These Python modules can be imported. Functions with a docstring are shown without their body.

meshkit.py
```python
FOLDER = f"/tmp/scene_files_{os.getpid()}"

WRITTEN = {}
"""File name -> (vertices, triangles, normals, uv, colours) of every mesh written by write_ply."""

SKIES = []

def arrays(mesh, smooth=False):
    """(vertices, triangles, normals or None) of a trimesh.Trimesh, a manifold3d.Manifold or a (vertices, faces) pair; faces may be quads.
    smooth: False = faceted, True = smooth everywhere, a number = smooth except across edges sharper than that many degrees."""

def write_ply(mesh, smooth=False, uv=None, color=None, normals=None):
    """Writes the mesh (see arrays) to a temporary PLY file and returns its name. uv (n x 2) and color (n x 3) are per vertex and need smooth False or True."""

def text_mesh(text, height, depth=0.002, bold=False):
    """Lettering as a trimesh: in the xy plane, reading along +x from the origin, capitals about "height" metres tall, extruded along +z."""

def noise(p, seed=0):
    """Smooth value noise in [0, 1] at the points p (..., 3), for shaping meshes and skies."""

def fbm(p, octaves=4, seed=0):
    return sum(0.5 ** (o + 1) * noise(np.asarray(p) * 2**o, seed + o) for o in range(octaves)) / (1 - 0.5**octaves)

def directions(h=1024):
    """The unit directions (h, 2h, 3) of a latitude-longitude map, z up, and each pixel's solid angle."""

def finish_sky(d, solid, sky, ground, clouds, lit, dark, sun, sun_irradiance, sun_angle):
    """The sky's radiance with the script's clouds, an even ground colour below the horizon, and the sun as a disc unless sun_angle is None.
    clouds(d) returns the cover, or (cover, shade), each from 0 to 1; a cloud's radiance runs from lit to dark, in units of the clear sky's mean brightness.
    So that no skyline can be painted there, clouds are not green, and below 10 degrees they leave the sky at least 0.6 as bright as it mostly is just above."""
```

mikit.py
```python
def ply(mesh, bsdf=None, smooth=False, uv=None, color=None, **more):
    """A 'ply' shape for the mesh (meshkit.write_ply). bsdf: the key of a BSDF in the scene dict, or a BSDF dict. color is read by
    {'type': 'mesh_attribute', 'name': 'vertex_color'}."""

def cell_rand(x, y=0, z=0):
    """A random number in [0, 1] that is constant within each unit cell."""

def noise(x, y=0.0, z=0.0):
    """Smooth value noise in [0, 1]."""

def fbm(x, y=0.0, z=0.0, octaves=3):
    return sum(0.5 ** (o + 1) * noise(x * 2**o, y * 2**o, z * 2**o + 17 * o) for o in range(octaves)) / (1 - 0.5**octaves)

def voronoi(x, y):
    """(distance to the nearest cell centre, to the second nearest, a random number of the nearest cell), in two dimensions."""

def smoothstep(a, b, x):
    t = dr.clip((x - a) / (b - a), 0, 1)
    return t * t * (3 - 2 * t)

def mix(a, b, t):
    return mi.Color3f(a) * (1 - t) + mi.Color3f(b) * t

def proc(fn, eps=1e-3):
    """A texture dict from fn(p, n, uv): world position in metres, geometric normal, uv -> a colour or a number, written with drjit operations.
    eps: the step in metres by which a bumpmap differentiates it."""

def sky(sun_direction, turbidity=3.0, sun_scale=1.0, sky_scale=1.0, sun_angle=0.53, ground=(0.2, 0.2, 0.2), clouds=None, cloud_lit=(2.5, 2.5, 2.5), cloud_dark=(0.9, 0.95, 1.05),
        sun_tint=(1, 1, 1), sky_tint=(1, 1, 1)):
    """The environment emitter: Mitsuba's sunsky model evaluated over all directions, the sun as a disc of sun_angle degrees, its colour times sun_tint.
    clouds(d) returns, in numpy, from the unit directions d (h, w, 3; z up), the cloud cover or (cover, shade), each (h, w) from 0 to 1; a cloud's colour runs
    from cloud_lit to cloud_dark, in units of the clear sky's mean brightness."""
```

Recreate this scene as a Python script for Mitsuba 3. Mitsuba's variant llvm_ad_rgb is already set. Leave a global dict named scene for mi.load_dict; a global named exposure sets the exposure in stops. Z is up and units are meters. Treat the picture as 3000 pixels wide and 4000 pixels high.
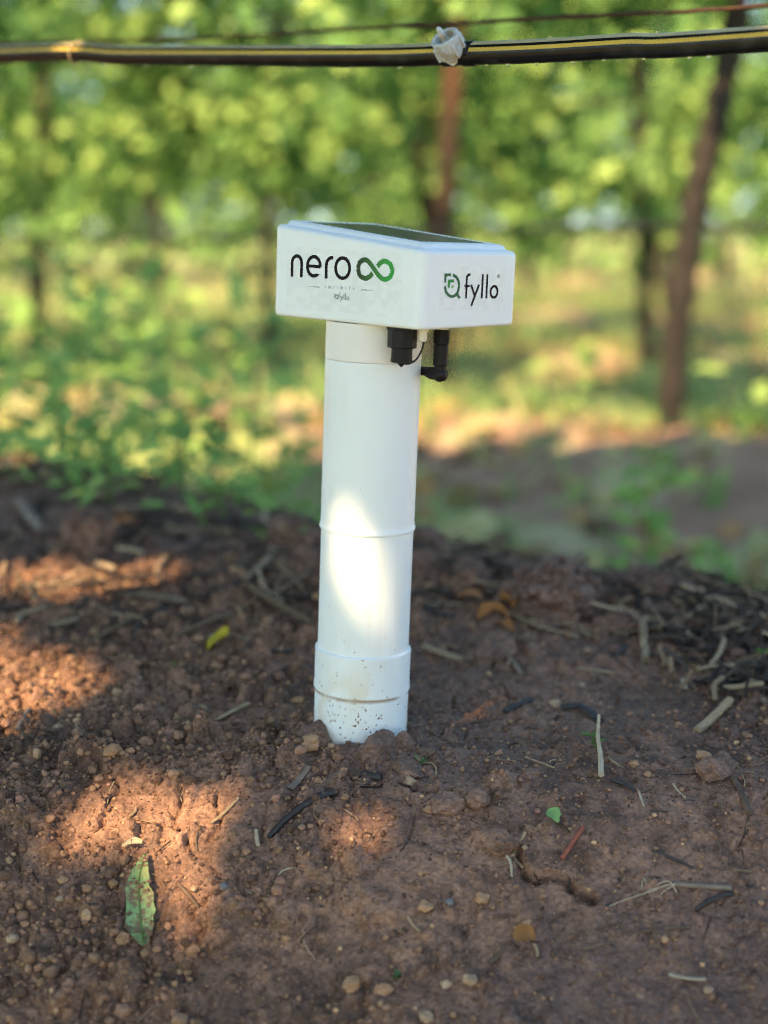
import math
import numpy as np
import trimesh
import mitsuba as mi
import drjit as dr
import mikit
import meshkit
from scipy.spatial import cKDTree
from shapely.geometry import LineString, Polygon, Point, box as sbox
from shapely.ops import unary_union
from shapely import affinity

# ------------------------------------------------------------------ camera, sky, exposure
scene, labels = {}, {}
T = mi.ScalarTransform4f
PITCH = math.radians(10.06)
CAM = np.array([0, 0, .48])
FW = np.array([0, math.cos(PITCH), -math.sin(PITCH)])
RT = np.array([1., 0, 0])
UP = np.cross(RT, FW)
scene['camera'] = {'type': 'thinlens', 'fov': 2 * math.degrees(math.atan(1500 / 6200)), 'fov_axis': 'x', 'aperture_radius': .0125, 'focus_distance': 1.41,
                   'near_clip': .05, 'far_clip': 300., 'to_world': T().look_at(origin=CAM.tolist(), target=(CAM + FW).tolist(), up=[0, 0, 1])}
SUN = np.array([-.426, -.609, .669])
SUN /= np.linalg.norm(SUN)
scene['sky'] = mikit.sky(SUN.tolist(), turbidity=3, sun_angle=1.0, sun_scale=.95, sun_tint=(1, .85, .62), sky_scale=1.25, sky_tint=(1.03, 1, .93), ground=(.12, .12, .07))
labels['sky'] = {'kind': 'structure'}
exposure = 3.1


# ------------------------------------------------------------------ helpers
def sstep(a, b, x):
    t = np.clip((x - a) / (b - a), 0, 1)
    return t * t * (3 - 2 * t)


def fbm2(x, y, s, seed=0, oct=4):
    return meshkit.fbm(np.stack([np.asarray(x) / s, np.asarray(y) / s, np.zeros_like(np.asarray(x, float)) + .37], -1), oct, seed)


def numbered(key):
    if key not in scene and not any(k.startswith(key + '__') for k in scene) and key not in labels:
        return key
    i = 1
    while True:
        k = f'{key}_{i:03d}'
        if k not in scene and k not in labels and not any(q.startswith(k + '__') for q in scene):
            return k
        i += 1


def thing(name, label, cat, group=None):
    k = numbered(name)
    labels[k] = {'label': label, 'category': cat}
    if group:
        labels[k]['group'] = group
    return k


def part(parent, name, mesh, bsdf, smooth=40, **kw):
    base = parent + '__' + name
    k, i = base, 0
    while k in scene:
        i += 1
        k = f'{base}_{i:03d}'
    scene[k] = mikit.ply(mesh, bsdf, smooth=smooth, **kw)
    return k


def single(name, label, cat, mesh, bsdf, smooth=40, group=None, kind=None, **kw):
    k = numbered(name)
    scene[k] = mikit.ply(mesh, bsdf, smooth=smooth, **kw)
    labels[k] = {'label': label}
    if cat:
        labels[k]['category'] = cat
    if group:
        labels[k]['group'] = group
    if kind:
        labels[k]['kind'] = kind
    return k


def cat(ms):
    return trimesh.util.concatenate(ms)


def curve(P, n=8):
    """Catmull-Rom through the points"""
    P = np.asarray(P, float)
    if len(P) < 3:
        return np.array([P[0] + (P[-1] - P[0]) * t for t in np.linspace(0, 1, n + 1)])
    Q = np.vstack([2 * P[0] - P[1], P, 2 * P[-1] - P[-2]])
    out = []
    for i in range(1, len(Q) - 2):
        for t in np.arange(n) / n:
            a, b, c, d = Q[i - 1:i + 3]
            out.append(.5 * (2 * b + (c - a) * t + (2 * a - 5 * b + 4 * c - d) * t ** 2 + (3 * b - a - 3 * c + d) * t ** 3))
    return np.vstack(out + [P[-1]])


def tube(P, r, n=8, cap=True, flat=1.0, rough=0, rng=None):
    P = np.asarray(P, float)
    r = np.broadcast_to(np.asarray(r, float), len(P))
    tan = np.gradient(P, axis=0)
    tan /= np.linalg.norm(tan, axis=1, keepdims=True) + 1e-12
    ref = np.array([0, 0, 1.]) if abs(tan[0, 2]) < .8 else np.array([1., 0, 0])
    V = []
    u = np.cross(tan[0], ref)
    for i in range(len(P)):
        u = u - tan[i] * (u @ tan[i])
        u /= np.linalg.norm(u)
        v = np.cross(tan[i], u)
        a = np.arange(n) / n * 2 * np.pi
        rr = r[i] * (1 + (rough * (rng.random(n) - .5) if rng is not None else 0))
        V.append(P[i] + (np.cos(a) * rr)[:, None] * u + (np.sin(a) * rr * flat)[:, None] * v)
    V = np.vstack(V)
    m, i = len(P), np.arange(n)
    F = []
    for k in range(m - 1):
        a, b = k * n + i, k * n + (i + 1) % n
        F += [np.stack([a, b, b + n], 1), np.stack([a, b + n, a + n], 1)]
    if cap:
        V = np.vstack([V, P[0], P[-1]])
        F += [np.stack([(i + 1) % n, i, i * 0 + m * n], 1), np.stack([(m - 1) * n + i, (m - 1) * n + (i + 1) % n, i * 0 + m * n + 1], 1)]
    return trimesh.Trimesh(V, np.vstack(F), process=False)


def lathe(profile, n=64):
    """profile of (r, z); closed solid of revolution"""
    p = np.asarray(profile, float)
    a = np.arange(n) / n * 2 * np.pi
    V = np.concatenate([np.stack([np.cos(a) * r, np.sin(a) * r, a * 0 + z], 1) for r, z in p])
    i, F = np.arange(n), []
    for k in range(len(p) - 1):
        q, w = k * n + i, k * n + (i + 1) % n
        F += [np.stack([q, w, w + n], 1), np.stack([q, w + n, q + n], 1)]
    return trimesh.Trimesh(V, np.vstack(F), process=False)


def frame(o, x, y, z):
    M = np.eye(4)
    M[:3, 0], M[:3, 1], M[:3, 2], M[:3, 3] = x, y, z, o
    return M


def moved(m, M):
    m = m.copy()
    m.apply_transform(M)
    return m


def basis(z):
    z = np.asarray(z, float) / np.linalg.norm(z)
    x = np.cross([0, 0, 1] if abs(z[2]) < .9 else [1, 0, 0], z)
    x /= np.linalg.norm(x)
    return x, np.cross(z, x), z


ICO = {k: trimesh.creation.icosphere(subdivisions=k) for k in range(5)}


def rock(c, r, seed, sub=3, amp=.35, squash=(1, 1, .75), freq=1.6):
    m = ICO[sub].copy()
    d = np.array(m.vertices)
    k = 1 + amp * 2 * (meshkit.fbm(d * freq + seed * 7.31, 4, seed) - .5)
    th = seed * 2.4
    R = np.array([[math.cos(th), -math.sin(th), 0], [math.sin(th), math.cos(th), 0], [0, 0, 1]])
    m.vertices = (d * k[:, None] * np.asarray(squash) * r) @ R.T + np.asarray(c)
    return m


# ------------------------------------------------------------------ materials
proc, fbm, noise, mix, smooths = mikit.proc, mikit.fbm, mikit.noise, mikit.mix, mikit.smoothstep
VC = {'type': 'mesh_attribute', 'name': 'vertex_color'}


def principled(key, color, rough=.6, **kw):
    c = {'type': 'rgb', 'value': list(color)} if isinstance(color, (tuple, list)) else color
    scene[key] = {'type': 'principled', 'base_color': c, 'roughness': rough, **kw}


def soil_color(p, n, uv):
    a = fbm(p.x * 7, p.y * 7, p.z * 7, 4)
    b = fbm(p.x * 60 + 3, p.y * 60, p.z * 60, 3)
    c = mix((.090, .049, .031), (.300, .163, .103), smooths(.30, .70, a * .5 + b * .5))
    w = smooths(.52, .66, fbm(p.x * 4.3 + 11, p.y * 4.3, p.z * 4, 3))
    c = mix(c, (.140, .082, .060), w * .6)
    f = fbm(p.x * 420, p.y * 420, p.z * 420, 2)
    c = c * (.45 + 1.1 * f)
    s = noise(p.x * 300, p.y * 300, p.z * 300)
    c = mix(c, (.40, .24, .13), smooths(.88, .95, s) * .6)
    return mix(c, (.022, .015, .012), smooths(.86, .94, noise(p.x * 230 + 50, p.y * 230, p.z * 230)) * .8)


def soil_rough(p, n, uv):
    w = fbm(p.x * 4.3 + 11, p.y * 4.3, p.z * 4, 3)
    return .62 - .30 * smooths(.40, .60, w) * smooths(-.12, .08, p.x)


scene['soil'] = {'type': 'bumpmap', 'scale': 1., 'arbitrary': proc(lambda p, n, uv: .0022 * fbm(p.x * 260, p.y * 260, p.z * 260, 3) + .0012 * noise(p.x * 900, p.y * 900, p.z * 900), eps=4e-4),
                 'bsdf': {'type': 'principled', 'base_color': proc(soil_color), 'roughness': proc(soil_rough), 'specular': .45}}
principled('clod_soil', VC, .7, specular=.35)


def ground_color(p, n, uv):
    q = (p.y + .55 * p.x - 1.55) / 3.35
    row = dr.abs(q - dr.floor(q + .5))
    a, b = fbm(p.x * 2.3, p.y * 2.3, 0, 3), fbm(p.x * 9 + 5, p.y * 9, 1, 3)
    c = mix((.21, .126, .086), (.37, .245, .17), b)
    c = mix(c, (.40, .36, .20), smooths(.48, .66, fbm(p.x * 5 + 31, p.y * 5, 4, 3)) * .75)
    g = smooths(.40, .56, a * .7 + b * .3 + row * .30 - .20 * (1 - smooths(.9, 1.2, q)) + .22 * smooths(.1, -.5, p.x)) * smooths(.02, .16, row + b * .1)
    return mix(c, mix((.14, .22, .07), (.36, .42, .15), b), g * .88)


principled('alley_soil', proc(ground_color), .85, specular=.2)

AX = np.array([0.03661356, -0.01743805, 0.99917734])
BASE = np.array([-0.02315691, 1.44973591, 0.])


def along(p):
    return (p.x - BASE[0]) * AX[0] + (p.y - BASE[1]) * AX[1] + p.z * AX[2]


def pipe_color(p, n, uv):
    t = along(p)
    c = mix((.705, .765, .765), (.755, .81, .805), fbm(p.x * 30, p.y * 30, p.z * 12, 3))
    ylw = smooths(.5, .72, fbm(p.x * 45 + 9, p.y * 45, p.z * 28, 3)) * (1 - smooths(.04, .11, t))
    c = mix(c, (.66, .55, .34), ylw * .55)
    sp = smooths(.66, .72, fbm(p.x * 420, p.y * 420, p.z * 330 + 3, 2)) * smooths(.40, .52, fbm(p.x * 38 + 4, p.y * 38, p.z * 30, 2)) * (1 - smooths(.045, .062, t))
    c = mix(c, (.15, .062, .040), sp)
    sp2 = smooths(.80, .84, fbm(p.x * 300, p.y * 300, p.z * 300 + 13, 2)) * (1 - smooths(.06, .20, t))
    c = mix(c, (.20, .10, .07), sp2 * .8)
    c = mix(c, (.44, .30, .20), (1 - smooths(-.005, .046, t)) * smooths(.30, .62, fbm(p.x * 75, p.y * 75, p.z * 36 + 5, 4)) * .75)
    groove = smooths(.0512, .0548, t) * (1 - smooths(.0552, .0562, t)) * smooths(.30, .55, fbm(p.x * 60 + 8, p.y * 60, 0, 3))
    c = mix(c, (.27, .17, .10), groove * .85)
    stk = smooths(.52, .70, fbm((p.x * .8 + p.y * .6) * 95, p.y * 30, p.z * 6 + 3, 3)) * smooths(.35, .6, fbm(p.x * 20, p.y * 20, p.z * 8, 2))
    c = mix(c, (.60, .57, .48), stk * .28)
    scr = smooths(.955, .985, noise(p.x * 420 + p.z * 130, p.y * 420, p.z * 16 + 2)) * smooths(.12, .3, t)
    return mix(c, (.50, .42, .32), scr * .6)


principled('pipe_plastic', proc(pipe_color), .36, specular=.5)
principled('collar_plastic', proc(lambda p, n, uv: mix((.70, .69, .64), (.76, .755, .71), fbm(p.x * 40, p.y * 40, p.z * 15, 3))), .42, specular=.45)
principled('housing_plastic', proc(lambda p, n, uv: mix(mix((.72, .785, .80), (.765, .82, .83), fbm(p.x * 50, p.y * 50, p.z * 50, 3)), (.45, .40, .34), smooths(.965, .985, noise(p.x * 380, p.y * 380, p.z * 380)) * .5)), .33, specular=.5)
principled('sticker_film', proc(lambda p, n, uv: mix((.70, .76, .765), (.745, .80, .805), smooths(.45, .6, fbm(p.x * 160, p.y * 160, p.z * 160, 2)))), .22, specular=.5)
principled('black_print', (.006, .004, .007), .6, specular=.15)
principled('grey_print', (.25, .29, .30), .5)
principled('green_print', VC, .6, specular=.2)
principled('black_plastic', proc(lambda p, n, uv: mix((.004, .004, .005), (.013, .012, .012), fbm(p.x * 200, p.y * 200, p.z * 200, 3))), .5, specular=.25)
principled('clear_plastic', (.62, .60, .50), .25, specular=.6)
principled('solar_glass', proc(lambda p, n, uv: mix((.006, .008, .014), (.012, .016, .03), smooths(.4, .6, noise(p.x * 90, p.y * 90, 0)))), .25, specular=.12)
principled('hose_rubber', proc(lambda p, n, uv: mix((.005, .0055, .0065), (.060, .058, .054), smooths(.5, .8, fbm(p.x * 60, p.y * 60, p.z * 90, 4)) * .35)), .32, specular=.35)
principled('stripe_yellow', proc(lambda p, n, uv: mix((.60, .42, .05), (.42, .30, .06), fbm(p.x * 80, p.y * 80, p.z * 200, 3))), .5)
principled('stripe_pale', proc(lambda p, n, uv: mix((.50, .45, .24), (.26, .23, .14), fbm(p.x * 70, p.y * 70, p.z * 200, 3))), .55)
principled('fitting_plastic', proc(lambda p, n, uv: mix((.48, .53, .55), (.36, .32, .25), smooths(.42, .68, fbm(p.x * 130, p.y * 130, p.z * 130, 3)))), .38, specular=.5)
principled('clip_plastic', (.52, .49, .40), .5)
principled('string', (.42, .30, .17), .8)
principled('rust', proc(lambda p, n, uv: mix((.020, .011, .008), (.085, .036, .018), fbm(p.x * 90, p.y * 90, p.z * 90, 3))), .8)
scene['water'] = {'type': 'dielectric', 'int_ior': 1.33}
principled('bark', proc(lambda p, n, uv: mix((.017, .015, .013), (.060, .051, .044), fbm(p.x * 45, p.y * 45, p.z * 9, 4))), .9, specular=.2)
principled('post_wood', proc(lambda p, n, uv: mix((.05, .030, .020), mix((.07, .050, .040), (.17, .085, .05), smooths(.9, 1.1, p.z)), fbm(p.x * 40, p.y * 40, p.z * 6, 4))), .9, specular=.2)


def leaf_bsdf(key, diff_trans, rough=.5):
    scene[key] = {'type': 'twosided' if False else 'principledthin', 'base_color': VC, 'roughness': rough, 'diff_trans': diff_trans, 'spec_trans': 0., 'eta': 1.4}


leaf_bsdf('vine_leaf', .62, .5)
leaf_bsdf('weed_leaf', .55, .5)
leaf_bsdf('dry_leaf', .4, .7)
principled('stem_green', (.09, .15, .035), .6)
principled('straw_tan', proc(lambda p, n, uv: mix((.20, .135, .070), (.43, .32, .19), fbm(p.x * 120, p.y * 120, p.z * 120, 3))), .75)
principled('straw_pale', proc(lambda p, n, uv: mix((.30, .23, .14), (.54, .45, .31), fbm(p.x * 120, p.y * 120, p.z * 120, 3))), .7)
principled('twig_brown', proc(lambda p, n, uv: mix((.055, .034, .022), (.17, .11, .07), fbm(p.x * 120, p.y * 120, p.z * 120, 3))), .8)
principled('twig_dark', proc(lambda p, n, uv: mix((.013, .011, .011), (.055, .045, .040), fbm(p.x * 150, p.y * 150, p.z * 150, 3))), .6)
principled('twig_red', proc(lambda p, n, uv: mix((.20, .05, .03), (.34, .11, .06), fbm(p.x * 150, p.y * 150, p.z * 150, 3))), .7)
principled('twig_grey', proc(lambda p, n, uv: mix((.12, .088, .066), (.26, .20, .15), fbm(p.x * 150, p.y * 150, p.z * 150, 3))), .7)
principled('pebble_tan', proc(lambda p, n, uv: mix((.24, .115, .055), (.50, .30, .16), fbm(p.x * 160, p.y * 160, p.z * 160, 4))), .75)
principled('pebble_pale', proc(lambda p, n, uv: mix((.22, .135, .080), (.50, .35, .22), fbm(p.x * 160, p.y * 160, p.z * 160, 4))), .7)
principled('pebble_grey', proc(lambda p, n, uv: mix((.10, .095, .095), (.22, .21, .20), fbm(p.x * 160, p.y * 160, p.z * 160, 4))), .7)
principled('litter', VC, .8, specular=.25)

# ------------------------------------------------------------------ the planted bed (ridge of wet soil)
_s = np.linspace(0, 3, 3001)
_m = .16 + .62 * sstep(0, .17, _s) - .72 * sstep(.42, .62, _s)
_drop = np.concatenate([[0], np.cumsum((_m[1:] + _m[:-1]) / 2 * np.diff(_s))])
_fall = np.concatenate([[0], np.cumsum(.62 * sstep(0, .25, _s[1:]) * np.diff(_s))])


def bed_base(x, y):
    x, y = np.asarray(x, float), np.asarray(y, float)
    yc = np.clip(2.13 - .62 * x, 1.4, 3.6)
    y0 = 1.40 - .10 * x
    hc = np.clip(.062 - .085 * x, -.03, .16)
    up = hc * sstep(0, 1, (y - y0) / np.maximum(yc - y0, .2))
    return up - np.interp(np.maximum(y0 - y, 0), _s, _drop) - np.interp(np.maximum(y - yc, 0), _s, _fall)


def graded(lo, a, b, hi, step, grow=1.12, most=.08):
    mid = np.arange(a, b + step / 2, step)
    left, right, s, x = [], [], step, a
    while x > lo:
        s = min(s * grow, most)
        x -= s
        left.append(x)
    s, x = step, mid[-1]
    while x < hi:
        s = min(s * grow, most)
        x += s
        right.append(x)
    return np.concatenate([left[::-1], mid, right])


gx, gy = graded(-3.2, -.50, .48, 3.2, .0021), graded(.25, 1.12, 1.80, 4.3, .0021, 1.012, .03)
GX, GY = np.meshgrid(gx, gy)
Z0 = bed_base(GX, GY)
near = sstep(-.8, -.5, GX) * sstep(.8, .5, GX)
wob = fbm2(GX, GY, .22, 5, 3) - .5
crumbly = np.clip(sstep(.06, -.10, GX + wob * .35) * sstep(2.2, 1.7, GY) + .75 * sstep(1.24, 1.18, GY + wob * .1) * sstep(.10, 0, GX + wob * .3) + .5 * sstep(1.62, 1.8, GY + wob * .2) + .65 * sstep(.26, .33, GX + wob * .2) * sstep(1.3, 1.42, GY), 0, 1)
# smeared, pressed patches
for (sx, sy, rx, ry) in [(-.235, 1.34, .045, .05), (-.165, 1.29, .045, .07), (-.14, 1.32, .06, .05), (.02, 1.30, .05, .04), (.12, 1.45, .14, .12), (.17, 1.25, .10, .05), (-.08, 1.20, .10, .05), (-.14, 1.52, .08, .04)]:
    d = np.hypot((GX - sx) / rx, (GY - sy) / ry) + wob * .8
    crumbly *= 1 - .85 * sstep(1.15, .6, d)
crumbly = np.maximum(crumbly, (.33 + wob * .3) + .4 * sstep(1.62, 1.8, GY))
D = .016 * (1 + 1.3 * sstep(1.65, 1.9, GY)) * (fbm2(GX, GY, .17, 1, 4) - .5) + .012 * (fbm2(GX, GY, .055, 2, 4) - .5) * (.55 + .9 * crumbly)
D += .0062 * (fbm2(GX, GY, .014, 3, 4) - .5) * (.7 + crumbly) + .0022 * (fbm2(GX, GY, .0055, 4, 3) - .5) * (.7 + crumbly)
# cracks between drying plates on the smoother mud
rng = np.random.default_rng(11)
seeds = rng.uniform([-.55, .95], [.55, 2.2], (430, 2))
tree = cKDTree(seeds)
sel = (np.abs(GX) < .54) & (GY > .98) & (GY < 2.1)
q = np.stack([GX[sel] + .03 * (fbm2(GX[sel], GY[sel], .03, 8, 3) - .5), GY[sel] + .03 * (fbm2(GX[sel], GY[sel], .03, 9, 3) - .5)], -1)
dd, ii = tree.query(q, k=2)
e = dd[:, 1] - dd[:, 0]
plate = (np.sin(ii[:, 0] * 12.9898) * 43758.5453) % 1
crackmask = sstep(.55, .25, crumbly[sel]) * sstep(.50, .62, fbm2(GX[sel], GY[sel], .16, 10, 2))
D[sel] += (plate - .5) * .006 * sstep(0, .008, e) * sstep(.7, .3, crumbly[sel]) - .008 * sstep(.0045, 0, e) * crackmask


CRACK = [(.1116, 1.2772), (.1182, 1.2588), (.1233, 1.2503), (.1370, 1.2510), (.1520, 1.2490), (.1590, 1.2410), (.1720, 1.2330)]
CRACK2 = [(.0150, 1.3520), (.0330, 1.3420), (.0470, 1.3440)]


def stamp(cx, cy, r, hgt, seed, ell=1.0, ang=0.0):
    """lay a lumpy clod of radius r on the bed"""
    i0, i1 = np.searchsorted(gx, [cx - r * 1.4, cx + r * 1.4])
    j0, j1 = np.searchsorted(gy, [cy - r * 1.4, cy + r * 1.4])
    if i1 - i0 < 2 or j1 - j0 < 2:
        return
    X, Y = GX[j0:j1, i0:i1] - cx, GY[j0:j1, i0:i1] - cy
    c, s = math.cos(ang), math.sin(ang)
    u, v = (X * c + Y * s) / r, (-X * s + Y * c) / (r * ell)
    th = np.arctan2(v, u)
    rr = 1 + .16 * np.sin(3 * th + seed) + .11 * np.sin(5 * th + seed * 2.7) + .07 * np.sin(8 * th + seed * 1.3)
    d2 = (u * u + v * v) / rr ** 2
    dome = np.sqrt(np.clip(1 - d2, 0, 1)) ** .8 * hgt
    blk = D[j0:j1, i0:i1]
    base = D[min((j0 + j1) // 2, len(gy) - 1), min((i0 + i1) // 2, len(gx) - 1)]
    np.maximum(blk, np.where(d2 < 1, base * .6 + blk * .4 + dome, -9), out=blk)


def masked(field, x, y):
    return field[np.clip(np.searchsorted(gy, y), 0, len(gy) - 1), np.clip(np.searchsorted(gx, x), 0, len(gx) - 1)]


N = 34000
cx, cy = rng.uniform(-.52, .50, N), rng.uniform(1.05, 2.1, N)
r = .0021 * (1 - rng.random(N)) ** -.46
r = np.minimum(r, .013)
keep = rng.random(N) < masked(crumbly, cx, cy) * .85 + .10 - .3 * (r > .008) * (masked(crumbly, cx, cy) < .3)
order = np.argsort(-r)
for k in order:
    if keep[k]:
        stamp(cx[k], cy[k], r[k], r[k] * rng.uniform(.35, .85), rng.uniform(0, 99), rng.uniform(.65, 1), rng.uniform(0, 6.3))
D *= .25 + .75 * near
# soil pressed up against the pipe
for crack, wid in ((CRACK, .0034), (CRACK2, .0022)):
    pl_ = curve(crack, 30)
    tr_ = cKDTree(pl_)
    cs = (np.abs(GX) < .5) & (GY > 1.1) & (GY < 1.5)
    dq = tr_.query(np.stack([GX[cs] + .010 * (fbm2(GX[cs], GY[cs], .012, 15, 3) - .5), GY[cs] + .010 * (fbm2(GX[cs], GY[cs], .012, 16, 3) - .5)], -1))[0]
    D[cs] -= .013 * sstep(wid * 1.5, wid * .4, dq) - .003 * sstep(.02, .004, dq)
dp = np.hypot(GX - BASE[0], GY - BASE[1])
D += .008 * sstep(.085, .046, dp) * (.3 + 1.4 * fbm2(GX, GY, .03, 21, 2))
e = .004
Nx, Ny = -(bed_base(GX + e, GY) - bed_base(GX - e, GY)) / (2 * e), -(bed_base(GX, GY + e) - bed_base(GX, GY - e)) / (2 * e)
NL = np.sqrt(Nx ** 2 + Ny ** 2 + 1)
PX, PY, PZ = GX + Nx / NL * D, GY + Ny / NL * D, Z0 + D / NL


def surf(x, y):
    """the displaced surface point and its smooth normal at (x, y) of the bed"""
    i, j = np.clip(np.searchsorted(gx, x), 1, len(gx) - 2), np.clip(np.searchsorted(gy, y), 1, len(gy) - 2)
    n = np.array([Nx[j, i], Ny[j, i], 1]) / NL[j, i]
    return np.array([PX[j, i], PY[j, i], PZ[j, i]]), n


def local_top(x, y, rad=.006):
    """highest displacement near (x, y), as a resting height"""
    p, n = surf(x, y)
    i0, i1 = np.searchsorted(gx, [x - rad, x + rad])
    j0, j1 = np.searchsorted(gy, [y - rad, y + rad])
    blk = D[j0:j1 + 1, i0:i1 + 1]
    return p, n, float(np.quantile(blk, .8) - masked(D, x, y)) if blk.size else 0.


nx_, ny_ = len(gx), len(gy)
ids = np.arange(nx_ * ny_).reshape(ny_, nx_)
F = np.concatenate([np.stack([ids[:-1, :-1], ids[:-1, 1:], ids[1:, 1:]], -1).reshape(-1, 3), np.stack([ids[:-1, :-1], ids[1:, 1:], ids[1:, :-1]], -1).reshape(-1, 3)])
bed_mesh = trimesh.Trimesh(np.stack([PX, PY, PZ], -1).reshape(-1, 3), F, process=False)
scene['soil_bed'] = mikit.ply(bed_mesh, 'soil', smooth=True)
labels['soil_bed'] = {'label': 'ridge of dark reddish brown wet crumbly soil in the foreground', 'kind': 'structure'}

# ------------------------------------------------------------------ the ground beyond, one sheet to the horizon
ROW_SLOPE, ROW_STEP, ROW0 = -.55, 3.35, 1.55


def row_y(k, x):
    return ROW0 + k * ROW_STEP + ROW_SLOPE * x


def ground_h(x, y):
    x, y = np.asarray(x, float), np.asarray(y, float)
    q = (y - ROW_SLOPE * x - ROW0) / ROW_STEP
    k = np.round(q)
    d = np.abs(q - k) * ROW_STEP * .876
    amp = np.where(k == 0, 0, .20)
    h = -.27 + amp * np.exp(-(d / .62) ** 2)
    h = h + .10 * (fbm2(x, y, .42, 31, 4) - .5) + .05 * (fbm2(x, y, .11, 32, 3) - .5)
    return h - .25 * np.where(k == 0, np.exp(-(d / .55) ** 4), 0)


hx, hy = graded(-70, -2.6, 2.6, 70, .035, 1.12, 4), graded(-25, 1.9, 9, 110, .035, 1.08, 5)
HX, HY = np.meshgrid(hx, hy)
HZ = ground_h(HX, HY)
ids = np.arange(HX.size).reshape(HX.shape)
F = np.concatenate([np.stack([ids[:-1, :-1], ids[:-1, 1:], ids[1:, 1:]], -1).reshape(-1, 3), np.stack([ids[:-1, :-1], ids[1:, 1:], ids[1:, :-1]], -1).reshape(-1, 3)])
scene['ground'] = mikit.ply(trimesh.Trimesh(np.stack([HX, HY, HZ], -1).reshape(-1, 3), F, process=False), 'alley_soil', smooth=True)
labels['ground'] = {'label': 'vineyard ground of reddish soil and grass behind the bed', 'kind': 'structure'}

# ------------------------------------------------------------------ the sensor on its pipe
ex = np.array([1, 0, 0]) - AX * AX[0]
ex /= np.linalg.norm(ex)
ey = np.cross(AX, ex)
POLE = frame(BASE, ex, ey, AX)
S = thing('sensor', 'white box on a white plastic pipe standing upright in wet soil', 'sensor')


def on_pole(m):
    return moved(m, POLE)


def ring_solid(prof, n=96):
    return on_pole(lathe(prof, n))


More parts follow.
